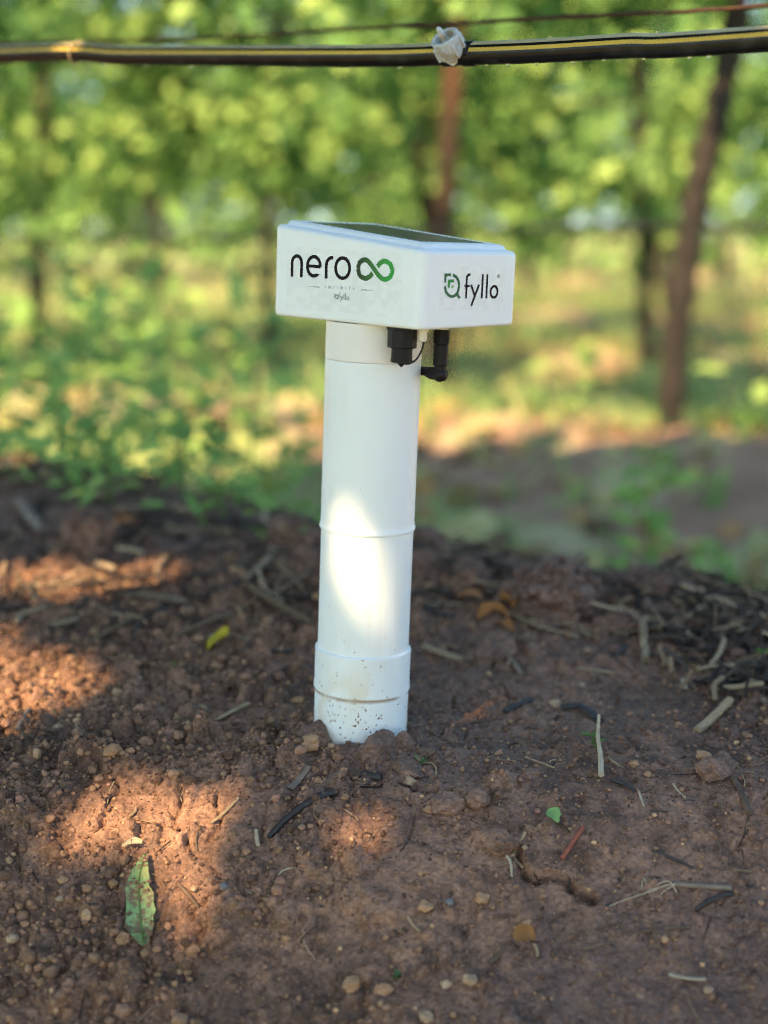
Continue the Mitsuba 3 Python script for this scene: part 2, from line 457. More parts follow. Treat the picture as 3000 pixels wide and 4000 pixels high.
part(S, 'base_pipe', ring_solid([(.0001, -.12), (.0440, -.12), (.0442, .0555), (.0438, .0560), (.0001, .0560)]), 'pipe_plastic')
part(S, 'coupling', ring_solid([(.0438, .0561), (.0452, .0563), (.0455, .0572), (.0452, .060), (.0449, .064), (.0449, .0915), (.0452, .0935), (.0449, .0950), (.0436, .0958), (.0425, .0958)]), 'pipe_plastic')
part(S, 'lower_pipe', ring_solid([(.0001, .0562), (.0427, .0562), (.0428, .2100), (.0001, .2100)]), 'pipe_plastic')
part(S, 'upper_pipe', ring_solid([(.0429, .2092), (.0440, .2092), (.0446, .2104), (.0444, .2118), (.0437, .2140), (.0434, .217), (.0434, .26), (.0437, .3640), (.0434, .3652), (.0001, .3652)]), 'pipe_plastic')
part(S, 'collar', ring_solid([(.0001, .3653), (.0430, .3653), (.0437, .3657), (.0440, .3672), (.0438, .3690), (.0437, .3994), (.0001, .3994)]), 'collar_plastic')

al = math.radians(41.5)
CORNER = BASE + AX * .40 + ex * .039 + ey * (-.0938)
DU, DV = -ex * math.cos(al) + ey * math.sin(al), ex * math.sin(al) + ey * math.cos(al)
BOX = frame(CORNER, DV, DU, AX)          # local x = along the right face, y = along the left face, z = up (right-handed: DV x DU = AX)
A_, B_ = .1795, .1355


def rrect(inset, r=.0095, n=8):
    r = max(r - inset * .8, .002)
    pts = []
    for cx_, cy_, a0 in ((B_ - inset - r, A_ - inset - r, 0), (inset + r, A_ - inset - r, 90), (inset + r, inset + r, 180), (B_ - inset - r, inset + r, 270)):
        for a in np.radians(np.linspace(a0, a0 + 90, n)):
            pts.append((cx_ + r * math.cos(a), cy_ + r * math.sin(a)))
    return np.array(pts)


def top_w(p):
    return .0675 + .0857 * p[:, 1] - .0115 * p[:, 0]


def loft(levels):
    """levels: (inset, height, follows the sloping lid?)"""
    rings = []
    for inset, h, slope in levels:
        p = rrect(inset)
        z = (top_w(p) if slope else 0) + h + np.zeros(len(p))
        rings.append(np.column_stack([p, z]))
    n = len(rings[0])
    V = np.vstack(rings + [[rings[0].mean(0)], [rings[-1].mean(0)]])
    i, F = np.arange(n), []
    for k in range(len(rings) - 1):
        a, b = k * n + i, k * n + (i + 1) % n
        F += [np.stack([a, b, b + n], 1), np.stack([a, b + n, a + n], 1)]
    m = len(rings)
    F += [np.stack([(i + 1) % n, i, i * 0 + m * n], 1), np.stack([(m - 1) * n + i, (m - 1) * n + (i + 1) % n, i * 0 + m * n + 1], 1)]
    return trimesh.Trimesh(V, np.vstack(F), process=False)


R4 = [(.0045 * (1 - math.cos(a)), -.0045 * (1 - math.sin(a)), True) for a in np.radians([0, 20, 40, 60, 80, 90])]
part(S, 'housing', moved(loft([(.003, 0, False), (.0014, .0004, False), (.0004, .0016, False), (0, .0034, False)] + R4 + [(.0075, .0002, True), (.0085, .0009, True), (.0098, .0034, True), (.0112, .0044, True), (.0135, .0047, True), (.0188, .0047, True), (.0192, .0036, True)]), BOX), 'housing_plastic', smooth=38)
pl = rrect(.0195, .006)
plate_v = np.vstack([np.column_stack([pl, top_w(pl) + .0043]), [[B_ / 2, A_ / 2, float(top_w(np.array([[B_ / 2, A_ / 2]]))[0]) + .0043]]])
i = np.arange(len(pl))
part(S, 'solar_panel', moved(trimesh.Trimesh(plate_v, np.stack([i, (i + 1) % len(pl), i * 0 + len(pl)], 1), process=False), BOX), 'solar_glass', smooth=False)


# lettering: strokes drawn on the two faces in millimetres (a: distance from the near corner, w: height above the box's floor)
def stroke(pts, w, n=8, cap='flat', smoothed=True):
    p = curve(pts, n) if smoothed and len(pts) > 2 else np.asarray(pts, float)
    return LineString(p).buffer(w / 2, cap_style=cap, join_style='round' if smoothed else 'mitre', quad_segs=6)


def arc(c, rx, ry, a0, a1, n=40):
    a = np.radians(np.linspace(a0, a1, n))
    return [(c[0] + rx * math.cos(t), c[1] + ry * math.sin(t)) for t in a]


def printed(shape, face, lift=.0004, depth=.0002):
    """a flat print on the left or the right face of the box"""
    gs = [g for g in getattr(shape, 'geoms', [shape]) if g.area > 1e-9]
    m = cat([trimesh.creation.extrude_polygon(g, depth * 1000, engine='earcut') for g in gs])
    v = np.array(m.vertices) / 1000
    if face == 'left':
        W = CORNER + DU * v[:, :1] + AX * v[:, 1:2] - DV * (v[:, 2:] + lift - depth)
    else:
        W = CORNER + DV * v[:, :1] + AX * v[:, 1:2] - DU * (v[:, 2:] + lift - depth)
    m.vertices = W
    m.fix_normals()
    return m


H_ = S + '__housing'
part(H_, 'sticker', printed(Polygon([(159.5, 62), (158.8, 8.8), (22.8, 10.6), (24.2, 62)]).buffer(1.2), 'left', .00018, .00016), 'sticker_film', smooth=False)
part(H_, 'sticker', printed(Polygon([(23.5, 52.2), (25, 17), (116, 15.5), (114.5, 52.2)]).buffer(1.0), 'right', .00018, .00016), 'sticker_film', smooth=False)
# left face; "a" grows to the LEFT in view, so shapes are drawn with a as x directly
wl = 3.1
n_ = unary_union([stroke([(153.4, 36.4), (153.4, 49.0)], wl), stroke([(141.5, 36.5), (141.5, 49.0)], wl), stroke(arc((147.45, 49.0), 5.95, 6.1, 180, 0), wl, smoothed=False)])
e_ = unary_union([stroke(arc((126.2, 47.0), 8.0, 8.5, 0 + 180, 0 + 180 - 360 + 38 + 0, 60)[::-1], wl, smoothed=False).difference(sbox(116, 40.5, 122.6, 46.0)), sbox(118.0, 45.6, 134, 48.4)])
r_ = unary_union([stroke([(110.7, 37.0), (110.9, 48.5), (109.9, 52.4), (107.0, 55.0), (102.9, 55.9)], wl)])
o_ = stroke(arc((91.2, 47.3), 8.4, 8.8, 0, 360, 60), wl, smoothed=False)
part(H_, 'lettering', printed(unary_union([n_, e_, r_, o_]), 'left', .0006), 'black_print', smooth=False)
INF = [(54.0, 43.2), (57.3, 41.2), (64.6, 40.0), (70.4, 42.2), (73.0, 47.8), (70.8, 53.4), (65.4, 55.9), (60.8, 54.5), (57.0, 51.2), (52.2, 46.8), (47.2, 42.4), (41.2, 40.4), (35.4, 43.0), (33.2, 48.4), (35.8, 53.6), (41.6, 55.8), (46.4, 54.6), (50.2, 51.6)]
main = stroke(INF[4:15], 4.3)
ends = [stroke([(55.6, 44.8), (59.6, 41.5), (64.6, 40.0), (70.4, 42.2), (73.0, 47.8)], 4.3), stroke([(33.2, 48.4), (35.8, 53.6), (41.6, 55.8), (46.0, 54.8), (50.4, 51.0)], 4.3)]
diag = stroke(INF[5:13], 6.9)
loop = unary_union([main, ends[0].difference(diag.intersection(sbox(50, 40, 58.0, 50))), ends[1].difference(diag.intersection(sbox(46.8, 46, 57, 56)))])
im = printed(loop, 'left', .0006)
im = im.subdivide_to_size(.004)
a = ((np.array(im.vertices) - CORNER) @ DU) * 1000
t = np.clip((71 - a) / 34, 0, 1)[:, None]
green = np.where(t < .5, np.array([.035, .055, .026]) * (1 - 2 * t) + np.array([.05, .18, .045]) * 2 * t, np.array([.05, .18, .045]) * (2 - 2 * t) + np.array([.045, .31, .06]) * (2 * t - 1))
part(H_, 'loop_emblem', im, 'green_print', smooth=True, color=green)


def letter(ch, x, y, h, w, s):
    """plain sans letters; x is the centre, on a face whose a axis runs against the reading direction (s = -1) or with it (s = +1)"""
    X = lambda q: x + s * q * w
    L = {'I': [[(0, 0), (0, 1)]], 'N': [[(-.5, 0), (-.5, 1), (.5, 0), (.5, 1)]], 'F': [[(-.4, 0), (-.4, 1), (.45, 1)], [(-.4, .52), (.35, .52)]], 'T': [[(0, 0), (0, 1)], [(-.5, 1), (.5, 1)]],
         'Y': [[(0, 0), (0, .45), (-.5, 1)], [(0, .45), (.5, 1)]]}[ch]
    return unary_union([LineString([(X(px), y + py * h) for px, py in l]).buffer(.16, cap_style='flat', join_style='mitre') for l in L])


word = [letter(ch, xx, 28.4 + k * .08, 2.6, 1.75, -1) for k, (ch, xx) in enumerate(zip('INFINITY', (111.2, 106.3, 101.2, 96.7, 91.6, 86.6, 82.2, 77.2)))]


def fyllo(ox, oy, k, s, w=2.2):
    """the lower-case word on a grid taken from the right face; s = -1 mirrors it for the left face"""
    m = lambda pts: [(ox + s * (px - 57) * k, oy + (py - 26) * k) for px, py in pts]
    return unary_union([stroke(m([(59.9, 26.0), (59.9, 42.6), (60.5, 45.0), (62.2, 46.2), (64.5, 46.1)]), w * k), stroke(m([(57.2, 36.5), (64.2, 36.5)]), w * .9 * k), stroke(m([(66.3, 37.4), (71.7, 28.4)]), w * k),
                        stroke(m([(77.4, 37.3), (67.7, 19.2)]), w * k), stroke(m([(82.2, 25.5), (82.2, 46.5)]), w * k), stroke(m([(88.8, 25.4), (88.8, 46.4)]), w * k), stroke(m(arc((99.5, 30.8), 5.0, 5.0, 0, 360)), w * k, smoothed=False)])


def emblem(ox, oy, k, s):
    m = lambda pts: [(ox + s * (px - 30) * k, oy + (py - 26) * k) for px, py in pts]
    dark = [stroke(m([(30.4, 40.0), (30.4, 46.4), (37.8, 46.4)]), 2.5 * k, smoothed=False), stroke(m([(40.4, 46.2), (45.0, 44.4), (48.4, 40.8), (49.4, 37.4), (48.7, 32.9), (46.3, 29.9), (42.9, 28.2), (39.3, 27.9), (35.2, 29.4), (31.9, 32.4), (30.3, 36.8)]), 2.5 * k), stroke(m([(46.4, 30.6), (51.0, 26.2)]), 2.6 * k)]
    return unary_union(dark), stroke(m([(35.5, 35.2), (35.5, 41.1), (42.2, 41.1)]), 2.7 * k, smoothed=False), Polygon(m([(39.4, 35.2), (42.1, 35.2), (42.1, 37.4), (39.4, 37.4)]))


k_ = .27
part(H_, 'lettering', printed(unary_union(word + [fyllo(95.2, 20.0, k_, -1, 2.4)]), 'left', .0006), 'grey_print', smooth=False)
dk, br, dot = emblem(99.9, 19.9, .20, -1)


def tint(mesh, c):
    return np.tile(np.array(c, float), (len(mesh.vertices), 1))


bars = unary_union([Polygon([(132.9, 28.75), (118.5, 28.7), (118.5, 29.4), (132.9, 28.95)]), Polygon([(53.1, 30.1), (68.4, 29.5), (68.4, 30.2), (53.1, 30.3)]), dk, br])
m = printed(bars, 'left', .0006)
part(H_, 'emblem', m, 'green_print', smooth=True, color=tint(m, (.06, .17, .07)))
part(H_, 'lettering', printed(fyllo(57.0, 26.0, 1, 1), 'right', .0006), 'black_print', smooth=False)
reg = unary_union([Point(104.9, 44.5).buffer(1.7).difference(Point(104.9, 44.5).buffer(1.35)), LineString([(104.4, 43.6), (104.4, 45.4), (105.2, 45.3), (105.2, 44.7), (104.5, 44.5), (105.4, 43.6)]).buffer(.17)])
part(H_, 'lettering', printed(reg, 'right', .0006), 'grey_print', smooth=False)
dk, br, dot = emblem(30.0, 26.0, 1, 1)
ms = [printed(g, 'right', .0006) for g in (dk, br, dot)]
cols = np.vstack([tint(ms[0], (.035, .125, .055)), tint(ms[1], (.045, .24, .06)), tint(ms[2], (.22, .42, .14))])
part(H_, 'emblem', cat(ms), 'green_print', smooth=True, color=cols)

# what hangs under the box: black cable gland with its plug and wire, clear plug, bent aerial
def under(u, v, w=0.):
    return CORNER + DU * u + DV * v + AX * w


def hang(prof, u, v, n=32):
    return moved(lathe(prof, n), frame(under(u, v), ex, -ey, -AX))


gl = part(S, 'cable_gland', cat([hang([(.0001, .0002), (.0137, .0002), (.0137, .0028), (.0131, .0032), (.0001, .0032)], .034, .017, 6), moved(hang([(.0001, .003), (.0128, .003), (.0130, .0035), (.0128, .0175), (.0120, .0184), (.0001, .0184)], .034, .017, 8), np.eye(4)),
     hang([(.0001, .0183), (.0092, .0183), (.0092, .0286), (.0096, .0288), (.0096, .0306), (.0085, .0312), (.0001, .0312)], .034, .017)]), 'black_plastic', smooth=30)
part(gl, 'plug', hang([(.0001, .0310), (.0034, .0310), (.0032, .0324), (.0005, .0352), (.0001, .0354)], .034, .017, 16), 'black_plastic', smooth=50)
tip = under(.034, .017, -.0318)
part(S, 'wire', tube(curve([tip + ex * .003, tip + ex * .006 - AX * .0004, tip + ex * .0125 + AX * .0035, tip + ex * .0175 + AX * .0125, tip + ex * .0188 + AX * .022, tip + ex * .0165 + AX * .0295, tip + ex * .008 + AX * .0312], 8), .0008, 8), 'black_plastic', smooth=True)
part(S, 'clear_plug', hang([(.0001, .0002), (.0048, .0002), (.0048, .0030), (.0040, .0034), (.0040, .0105), (.0030, .0118), (.0001, .0120)], .0185, .0255, 24), 'clear_plastic')
ae_u, ae_v = .0335, .070
ae = part(S, 'aerial', cat([hang([(.0001, .0042), (.0064, .0042), (.0068, .0050), (.0068, .0165), (.0065, .0170), (.0062, .0172), (.0062, .0180), (.0067, .0184), (.0067, .0355), (.0058, .0368), (.0001, .0368)], ae_u, ae_v, 28)]
     + [moved(trimesh.creation.box((.0009, .0011, .0105)), frame(under(ae_u, ae_v, -.0108) + (ex * math.cos(t) - ey * math.sin(t)) * .0068, ex * math.cos(t) - ey * math.sin(t), -ey * math.cos(t) - ex * math.sin(t), AX)) for t in np.arange(22) / 22 * 2 * math.pi]), 'black_plastic', smooth=30)
part(S, 'aerial_base', hang([(.0001, .0002), (.0060, .0002), (.0060, .0043), (.0001, .0043)], ae_u, ae_v, 24), 'clear_plastic')
hin = under(ae_u, ae_v, -.0445)
part(ae, 'neck', tube([hin + AX * .0085, hin + AX * .001], [.0053, .0053], 20), 'black_plastic', smooth=40)
part(ae, 'hinge', moved(trimesh.creation.capsule(.006, .0068, count=[20, 20]), frame(hin - ey * .0001, ex, AX, -ey) @ frame([0, 0, -.0034], [1, 0, 0], [0, 1, 0], [0, 0, 1])), 'black_plastic', smooth=50)
back = -ex * .62 + ey * .785
part(ae, 'whip', tube(np.array([hin + ex * .004 - back * .0, hin + back * .012, hin + back * .0165, hin + back * .018, hin + back * .030, hin + back * .075]) + AX * np.array([0, 0, .0004, .0006, .0008, .001])[:, None], [.0058, .0056, .0048, .0042, .0040, .0036], 20), 'black_plastic', smooth=40)

# ------------------------------------------------------------------ the drip hose with its valve, and the wire behind
HP = np.array([[-3.0, 3.85, .74], [-1.2, 2.45, .702], [-.4476, 1.9147, .6819], [-.2806, 1.8007, .6688], [-.1323, 1.6971, .6574], [0, 1.5988, .6471], [.055, 1.5628, .6448], [.1394, 1.4909, .6401], [.2115, 1.4295, .6378], [.3145, 1.3477, .6346], [.9, .86, .632], [2.4, -.32, .66]])
hose_path = curve(HP, 14)
HR = .0106
hose = thing('drip_hose', 'black irrigation hose with two yellow stripes stretched across the top', 'hose')
part(hose, 'tube', tube(hose_path, HR, 28), 'hose_rubber', smooth=40)
ht = np.gradient(hose_path, axis=0)
ht /= np.linalg.norm(ht, axis=1, keepdims=True)
hs = np.cross(ht, [0, 0, 1])
hs /= np.linalg.norm(hs, axis=1, keepdims=True)      # towards the viewer's side
hu = np.cross(hs, ht)


def ribbon(a0, a1, lift=.00025):
    rows = []
    for a in np.radians(np.linspace(a0, a1, 5)):
        rows.append(hose_path + (hs * math.cos(a) + hu * math.sin(a)) * (HR + lift))
    n = len(hose_path)
    V, i, F = np.vstack(rows), np.arange(n - 1), []
    for k in range(4):
        F += [np.stack([k * n + i, k * n + i + 1, (k + 1) * n + i + 1], 1), np.stack([k * n + i, (k + 1) * n + i + 1, (k + 1) * n + i], 1)]
    return trimesh.Trimesh(V, np.vstack(F), process=False)


part(hose, 'stripe', ribbon(4, 24), 'stripe_yellow', smooth=True)
part(hose, 'stripe', ribbon(40, 82), 'stripe_pale', smooth=True)


def at_hose(x):
    k = int(np.argmin(np.abs(hose_path[:, 0] - x)))
    return hose_path[k], ht[k], hs[k], hu[k]


# valve pressed on the hose
c, tv, sv, uv_ = at_hose(.0705)
W = thing('valve', 'grey plastic valve cup with a pin clipped on the black hose', 'valve')
zc = np.array(-.46 * RT + .62 * UP - .64 * FW)
xa, ya, za = basis(zc)
cup_c = c + sv * .0125 + uv_ * .004 - RT * .0012
CUP = frame(cup_c, xa * 1.13, ya * 1.13, za * 1.1)
part(W, 'cup', moved(lathe([(.0075, -.006), (.0108, -.006), (.0112, -.002), (.0121, .0095), (.0124, .0105), (.0124, .0118), (.0119, .0123), (.0088, .0123), (.0084, .0118), (.0080, -.0035), (.0001, -.0035)], 48), CUP), 'fitting_plastic', smooth=35)
part(W, 'pin', moved(cat([lathe([(.0001, -.0036), (.0042, -.0034), (.0030, .0085), (.0024, .0120), (.0027, .0150), (.0024, .0200), (.0012, .0222), (.0001, .0224)], 20)]), CUP @ frame([-.0015, .0, 0], [1, 0, 0], [0, 1, 0], [0, 0, 1])), 'fitting_plastic', smooth=45)
for t in np.radians([20, 110, 200, 290]):
    part(W, 'spoke', moved(trimesh.creation.box((.0055, .0012, .0045)), CUP @ frame([math.cos(t) * .0052, math.sin(t) * .0052, .0040], [math.cos(t), math.sin(t), 0], [-math.sin(t), math.cos(t), 0], [0, 0, 1])), 'clip_plastic', smooth=False)
for t in np.radians(np.arange(8) * 45 + 12):
    part(W, 'rib', moved(trimesh.creation.box((.0034, .0020, .0125)), CUP @ frame([math.cos(t) * .0122, math.sin(t) * .0122, .0015], [math.cos(t), math.sin(t), 0], [-math.sin(t), math.cos(t), 0], [0, 0, 1])), 'fitting_plastic', smooth=False)
tong = Polygon([(-.0052, .008), (.0052, .009), (.0050, -.001), (.0028, -.0068), (-.0012, -.0078), (-.0046, -.0045)]).buffer(.0008)
tm = trimesh.creation.extrude_polygon(tong, .0016, engine='earcut')
part(W, 'tongue', moved(tm, frame(c + sv * (HR + .0003) - uv_ * .0035 + tv * .0002, (tv * .94 + uv_ * .34) / np.linalg.norm(tv * .94 + uv_ * .34), np.cross(sv, (tv * .94 + uv_ * .34) / np.linalg.norm(tv * .94 + uv_ * .34)), sv)), 'clip_plastic', smooth=False)
for o in (-.0118, .0118):
    part(W, 'sleeve', tube([c + tv * (o - .0065), c + tv * (o - .0055), c + tv * (o + .0055), c + tv * (o + .0065)], [HR + .0003, HR + .0011, HR + .0010, HR + .0003], 28), 'hose_rubber', smooth=40)
part(W, 'shank', tube([c + sv * .004, cup_c - za * .0045], [.0085, .0085], 20), 'fitting_plastic')

# water drops on the hose
drng = np.random.default_rng(4)
drop_x = [-.31, -.262, -.205, -.14, -.088, -.030, .018, .098, .118, .142, .171, .194, .226, .255, .271, .107, .1165, .1475, .0815, .2365]
for k, x in enumerate(drop_x):
    c0, t0, s0, u0 = at_hose(x)
    low = k < 15
    r0 = drng.uniform(.0009, .0019)
    m = ICO[2].copy()
    m.vertices = np.array(m.vertices) * [r0, r0, r0 * (.9 if low else .6)] + c0 + u0 * (-(HR + r0 * .45) if low else HR + r0 * .45) + s0 * .001
    single('water_drop', 'clear water drop hanging from the underside of the black hose' if low else 'clear water drop sitting on top of the black hose', 'water drop', m, 'water', smooth=True, group='drops hanging under the hose' if low else 'drops on top of the hose')
c0, t0, s0, u0 = at_hose(-.345)
part(thing('hose_tie', 'thin tan string looped round the hose near its left end', 'string'), 'loop', tube(np.array([c0 + t0 * .006 * math.sin(a * .5) + (s0 * math.cos(a) + u0 * math.sin(a)) * (HR + .0014) for a in np.linspace(-2.4, 3.6, 26)]), .0013, 7), 'string', smooth=True)
wire_path = curve([[-3.2, 4.05, .86], [-1.3, 2.72, .765], [-.5202, 2.2277, .7286], [-.3673, 2.1452, .7216], [-.1906, 2.0428, .7169], [-.0303, 1.9511, .7153], [.0738, 1.9001, .714], [.1579, 1.8492, .7132], [.2774, 1.788, .7117], [.4016, 1.727, .7115], [1.2, 1.3, .72], [2.5, .45, .78]], 16)
single('trellis_wire', 'rusty brown wire running just above and behind the black hose', 'wire', tube(wire_path, .0024, 8, rough=.3, rng=drng), 'rust', smooth=50)

# ------------------------------------------------------------------ things lying on the bed
irng = np.random.default_rng(77)


def lay(pts, r, lift=0., n=7, taper=(1, 1), arch=0., flat=1., rough=.0, seg=8):
    """a stick through ground points (x, y), resting on the soil"""
    P = curve(np.array(pts, float), max(2, seg // max(1, len(pts) - 1)))
    H, Q = [], []
    for x, y in P:
        p, nn, tt = local_top(x, y, .004)
        Q.append(p)
        H.append(nn)
    Q, H = np.array(Q), np.array(H)
    z = Q[:, 2]
    k = max(2, len(z) // 3)
    base = np.polyval(np.polyfit(np.linspace(0, 1, len(z)), z, 2 if len(z) > 6 else 1), np.linspace(0, 1, len(z)))
    base = base + np.quantile(z - base, .7)
    s = np.linspace(0, 1, len(z))
    Q = np.column_stack([P[:, 0], P[:, 1], base + r * .55 + lift * s + arch * np.sin(np.pi * s)])
    return tube(Q, r * np.interp(s, [0, 1], taper), n, flat=flat, rough=rough, rng=irng)


def stick(name, label, cat_, pts, r, mat, group=None, **kw):
    return single(name, label, cat_, lay(pts, r, **kw), mat, smooth=50, group=group)


stick('twig', 'thick charred black twig half sunk in the soil below the pipe', 'twig', [(-.0997, 1.3002), (-.0747, 1.3206), (-.0448, 1.3363)], .0034, 'twig_dark', rough=.5, seg=16, taper=(.7, 1.1))
stick('straw', 'flat tan split straw lying left of the pipe base', 'straw', [(-.1725, 1.4832), (-.1354, 1.5299)], .0036, 'straw_tan', flat=.35, taper=(.5, 1), lift=.004)
stick('straw', 'long brown sliver lying on the sunlit strip of soil', 'straw', [(-.1512, 1.3154), (-.1284, 1.3324)], .0021, 'straw_tan', flat=.3)
stick('twig', 'short brown twig to the right of the long green leaf', 'twig', [(-.1739, 1.2655), (-.1546, 1.2482)], .0018, 'twig_brown', rough=.3)
stick('twig', 'red brown stick pointing up right below the small pale green leaf', 'twig', [(.15, 1.2639), (.1701, 1.2868)], .0021, 'twig_red', rough=.2, lift=.003)
stick('straw', 'thick upright pale straw standing by the green seedling', 'straw', [(.194, 1.3557), (.1965, 1.380), (.1972, 1.405), (.2010, 1.428)], .0023, 'straw_pale', lift=.028, rough=.3, taper=(1.25, .6), seg=12)
stick('straw', 'slim tan straw lying alone on the smooth mud right of the pipe', 'straw', [(.1298, 1.3966), (.1434, 1.3838), (.1538, 1.3713)], .0010, 'straw_tan')
stick('straw', 'tan straw leading from the thick pale straw to the reddish pebbles', 'straw', [(.206, 1.3936), (.219, 1.3673)], .0014, 'straw_tan')
stick('twig', 'dark twig just below the foot of the thick pale straw', 'twig', [(.2021, 1.3499), (.212, 1.342), (.221, 1.3315)], .0017, 'twig_dark', rough=.4)
stick('twig', 'straight grey twig near the right edge of the front slope', 'twig', [(.2393, 1.2385), (.286, 1.2328)], .0024, 'twig_grey', rough=.25)
stick('twig', 'dark bent twig just below the straight grey twig', 'twig', [(.2543, 1.2194), (.2709, 1.2226), (.2862, 1.2287)], .0019, 'twig_dark', rough=.4, arch=.004)
stick('twig', 'long brown stick pressed flat in the smooth mud of the front slope', 'twig', [(.1947, 1.2031), (.2472, 1.2046)], .0017, 'twig_brown')
stick('branch', 'thick tan branch lying slanted on the straw at the right', 'branch', [(.3183, 1.5794), (.3573, 1.617), (.4069, 1.6442)], .0046, 'twig_grey', rough=.3, lift=.006, taper=(.85, 1.1), n=9)
stick('branch', 'pale tan broken branch end in front of the straw heap', 'branch', [(.3005, 1.4631), (.3413, 1.5088)], .0042, 'straw_tan', rough=.3, lift=.008, n=9)
stick('bark_strip', 'black curved strip of bark above the seedling', 'bark', [(.1768, 1.5277), (.1959, 1.5246), (.2115, 1.4958)], .0050, 'twig_dark', flat=.4, rough=.5, arch=.003)
stick('twig', 'black slanting twig left of the black bark strip', 'twig', [(.119, 1.5055), (.135, 1.53), (.1509, 1.5514)], .0028, 'twig_dark', rough=.5)
stick('twig', 'straight black stick close behind the pipe on its right', 'twig', [(.0277, 1.8239), (.0807, 1.7823)], .0030, 'twig_dark', rough=.3)
stick('twig', 'blue grey stick below the orange dry leaves', 'twig', [(.1251, 1.6843), (.1459, 1.6227)], .0030, 'twig_grey', rough=.3)
stick('straw', 'tan straw lying level between the big clod and the black bark', 'straw', [(.2047, 1.6372), (.2458, 1.6263)], .0024, 'straw_tan', flat=.6)
stick('wood_chip', 'dark slate coloured chip below the big clod', 'chip', [(.2455, 1.6656), (.2668, 1.6987)], .0040, 'twig_dark', flat=.4)
stick('twig', 'brown stick leaning against the left foot of the big clod', 'twig', [(.1476, 1.7921), (.171, 1.72)], .0032, 'twig_brown', rough=.3, lift=-.004)
stick('twig', 'dark brown curved stick at the right edge above the grey twig', 'twig', [(.3095, 1.3461), (.3109, 1.3143), (.312, 1.2909)], .0030, 'twig_brown', rough=.3, taper=(.8, 1.1))
stick('straw', 'bent tan straw over the crack in the front slope', 'straw', [(.1206, 1.2863), (.11, 1.2765), (.1169, 1.264)], .0015, 'straw_tan', rough=.3)
stick('straw', 'pale crooked straw left of the bent tan straw', 'straw', [(.1018, 1.2707), (.1062, 1.2639), (.1067, 1.2511)], .0012, 'straw_pale', rough=.3)
stick('twig', 'thin dark twig above the right end of the long brown stick', 'twig', [(.2251, 1.2654), (.2476, 1.2542), (.2584, 1.2498)], .0011, 'twig_dark', rough=.4)
stick('straw', 'thin pale straw below the two reddish pebbles on the right', 'straw', [(.257, 1.3459), (.2627, 1.3199)], .0010, 'straw_pale')
stick('straw', 'short pale straw below the dark twig on the smooth mud', 'straw', [(.2243, 1.3331), (.2256, 1.3127)], .0011, 'straw_pale')
stick('straw', 'tan straw splinter among crumbs at the bottom middle', 'straw', [(.0191, 1.2286), (.0293, 1.2158)], .0012, 'straw_tan')
stick('straw', 'blurred pale straw at the bottom right corner', 'straw', [(.226, 1.176), (.2545, 1.1711)], .0022, 'straw_pale', flat=.5)
stick('wood_chip', 'flat brown chip among clods at the bottom middle', 'chip', [(.0837, 1.1919), (.0962, 1.198)], .0034, 'twig_brown', flat=.3)
stick('straw', 'white thread of straw on the crumbs below the charred twig', 'straw', [(-.0889, 1.268), (-.0841, 1.2711), (-.0744, 1.2723)], .0008, 'straw_pale')
stick('straw', 'short thick pale straw at the lower end of the charred twig', 'straw', [(-.1112, 1.3063), (-.1083, 1.2938)], .0019, 'straw_pale')
stick('straw', 'thin tan straw below the white thread of straw', 'straw', [(-.0983, 1.2461), (-.0912, 1.2568)], .0008, 'straw_tan')
stick('twig', 'short black stick in the soil just in front of the pipe', 'twig', [(-.0206, 1.3639), (-.0019, 1.3576)], .0040, 'twig_dark', rough=.4)
stick('wood_chip', 'flat grey brown chip above the charred twig', 'chip', [(-.0834, 1.3501), (-.0689, 1.3716)], .0038, 'twig_grey', flat=.3)
stick('twig', 'black broken bark lying left of the pipe behind the yellow leaf', 'twig', [(-.1552, 1.6891), (-.1256, 1.6767), (-.101, 1.6674)], .0042, 'twig_dark', flat=.5, rough=.5)
stick('straw', 'orange brown straw lying level behind the yellow leaf', 'straw', [(-.2016, 1.7311), (-.1511, 1.7208)], .0030, 'straw_tan', flat=.5)
stick('straw', 'curved grey straw on the sunlit patch at the left edge', 'straw', [(-.3529, 1.4652), (-.3512, 1.4969), (-.3541, 1.5281)], .0020, 'twig_grey')
stick('straw', 'crooked thin tan straw right of the sunlit patch at the left edge', 'straw', [(-.3049, 1.502), (-.2976, 1.479), (-.287, 1.453)], .0011, 'straw_tan')
stick('branch', 'curved grey branch lying far back at the left edge of the bed', 'branch', [(-.5245, 2.255), (-.4885, 2.1678), (-.4623, 2.1148)], .0085, 'twig_grey', rough=.2, n=9)
stick('branch', 'blurred tan branch behind the yellow leaf near the pipe', 'branch', [(-.1916, 1.9399), (-.1648, 2.0146)], .0055, 'twig_brown', rough=.2)
stick('twig', 'dark stick lying slanted in the middle of the left bed', 'twig', [(-.2736, 1.7934), (-.2488, 1.8554)], .0042, 'twig_dark', rough=.3)
stick('straw', 'bent straw like an elbow at the left of the straw heap', 'straw', [(.2821, 1.6599), (.2890, 1.72), (.2985, 1.753), (.3244, 1.7697)], .0046, 'straw_tan', rough=.2, arch=.012, seg=14)
stick('straw', 'pale split straw at the right edge below the tan branch', 'straw', [(.3865, 1.6051), (.3811, 1.5618), (.3844, 1.5381)], .0034, 'straw_pale', flat=.5)
stick('twig', 'brown stick lying on the straw heap beside the elbow straw', 'twig', [(.3197, 1.7285), (.3685, 1.6824)], .0036, 'twig_grey', rough=.2)
stick('twig', 'brown stick high on the straw heap at the right edge', 'twig', [(.3738, 1.756), (.4103, 1.6997)], .0036, 'twig_brown', rough=.2)
stick('twig', 'tan stick low on the straw heap above the tan branch', 'twig', [(.3208, 1.6805), (.3437, 1.6289)], .0032, 'straw_tan', rough=.2)
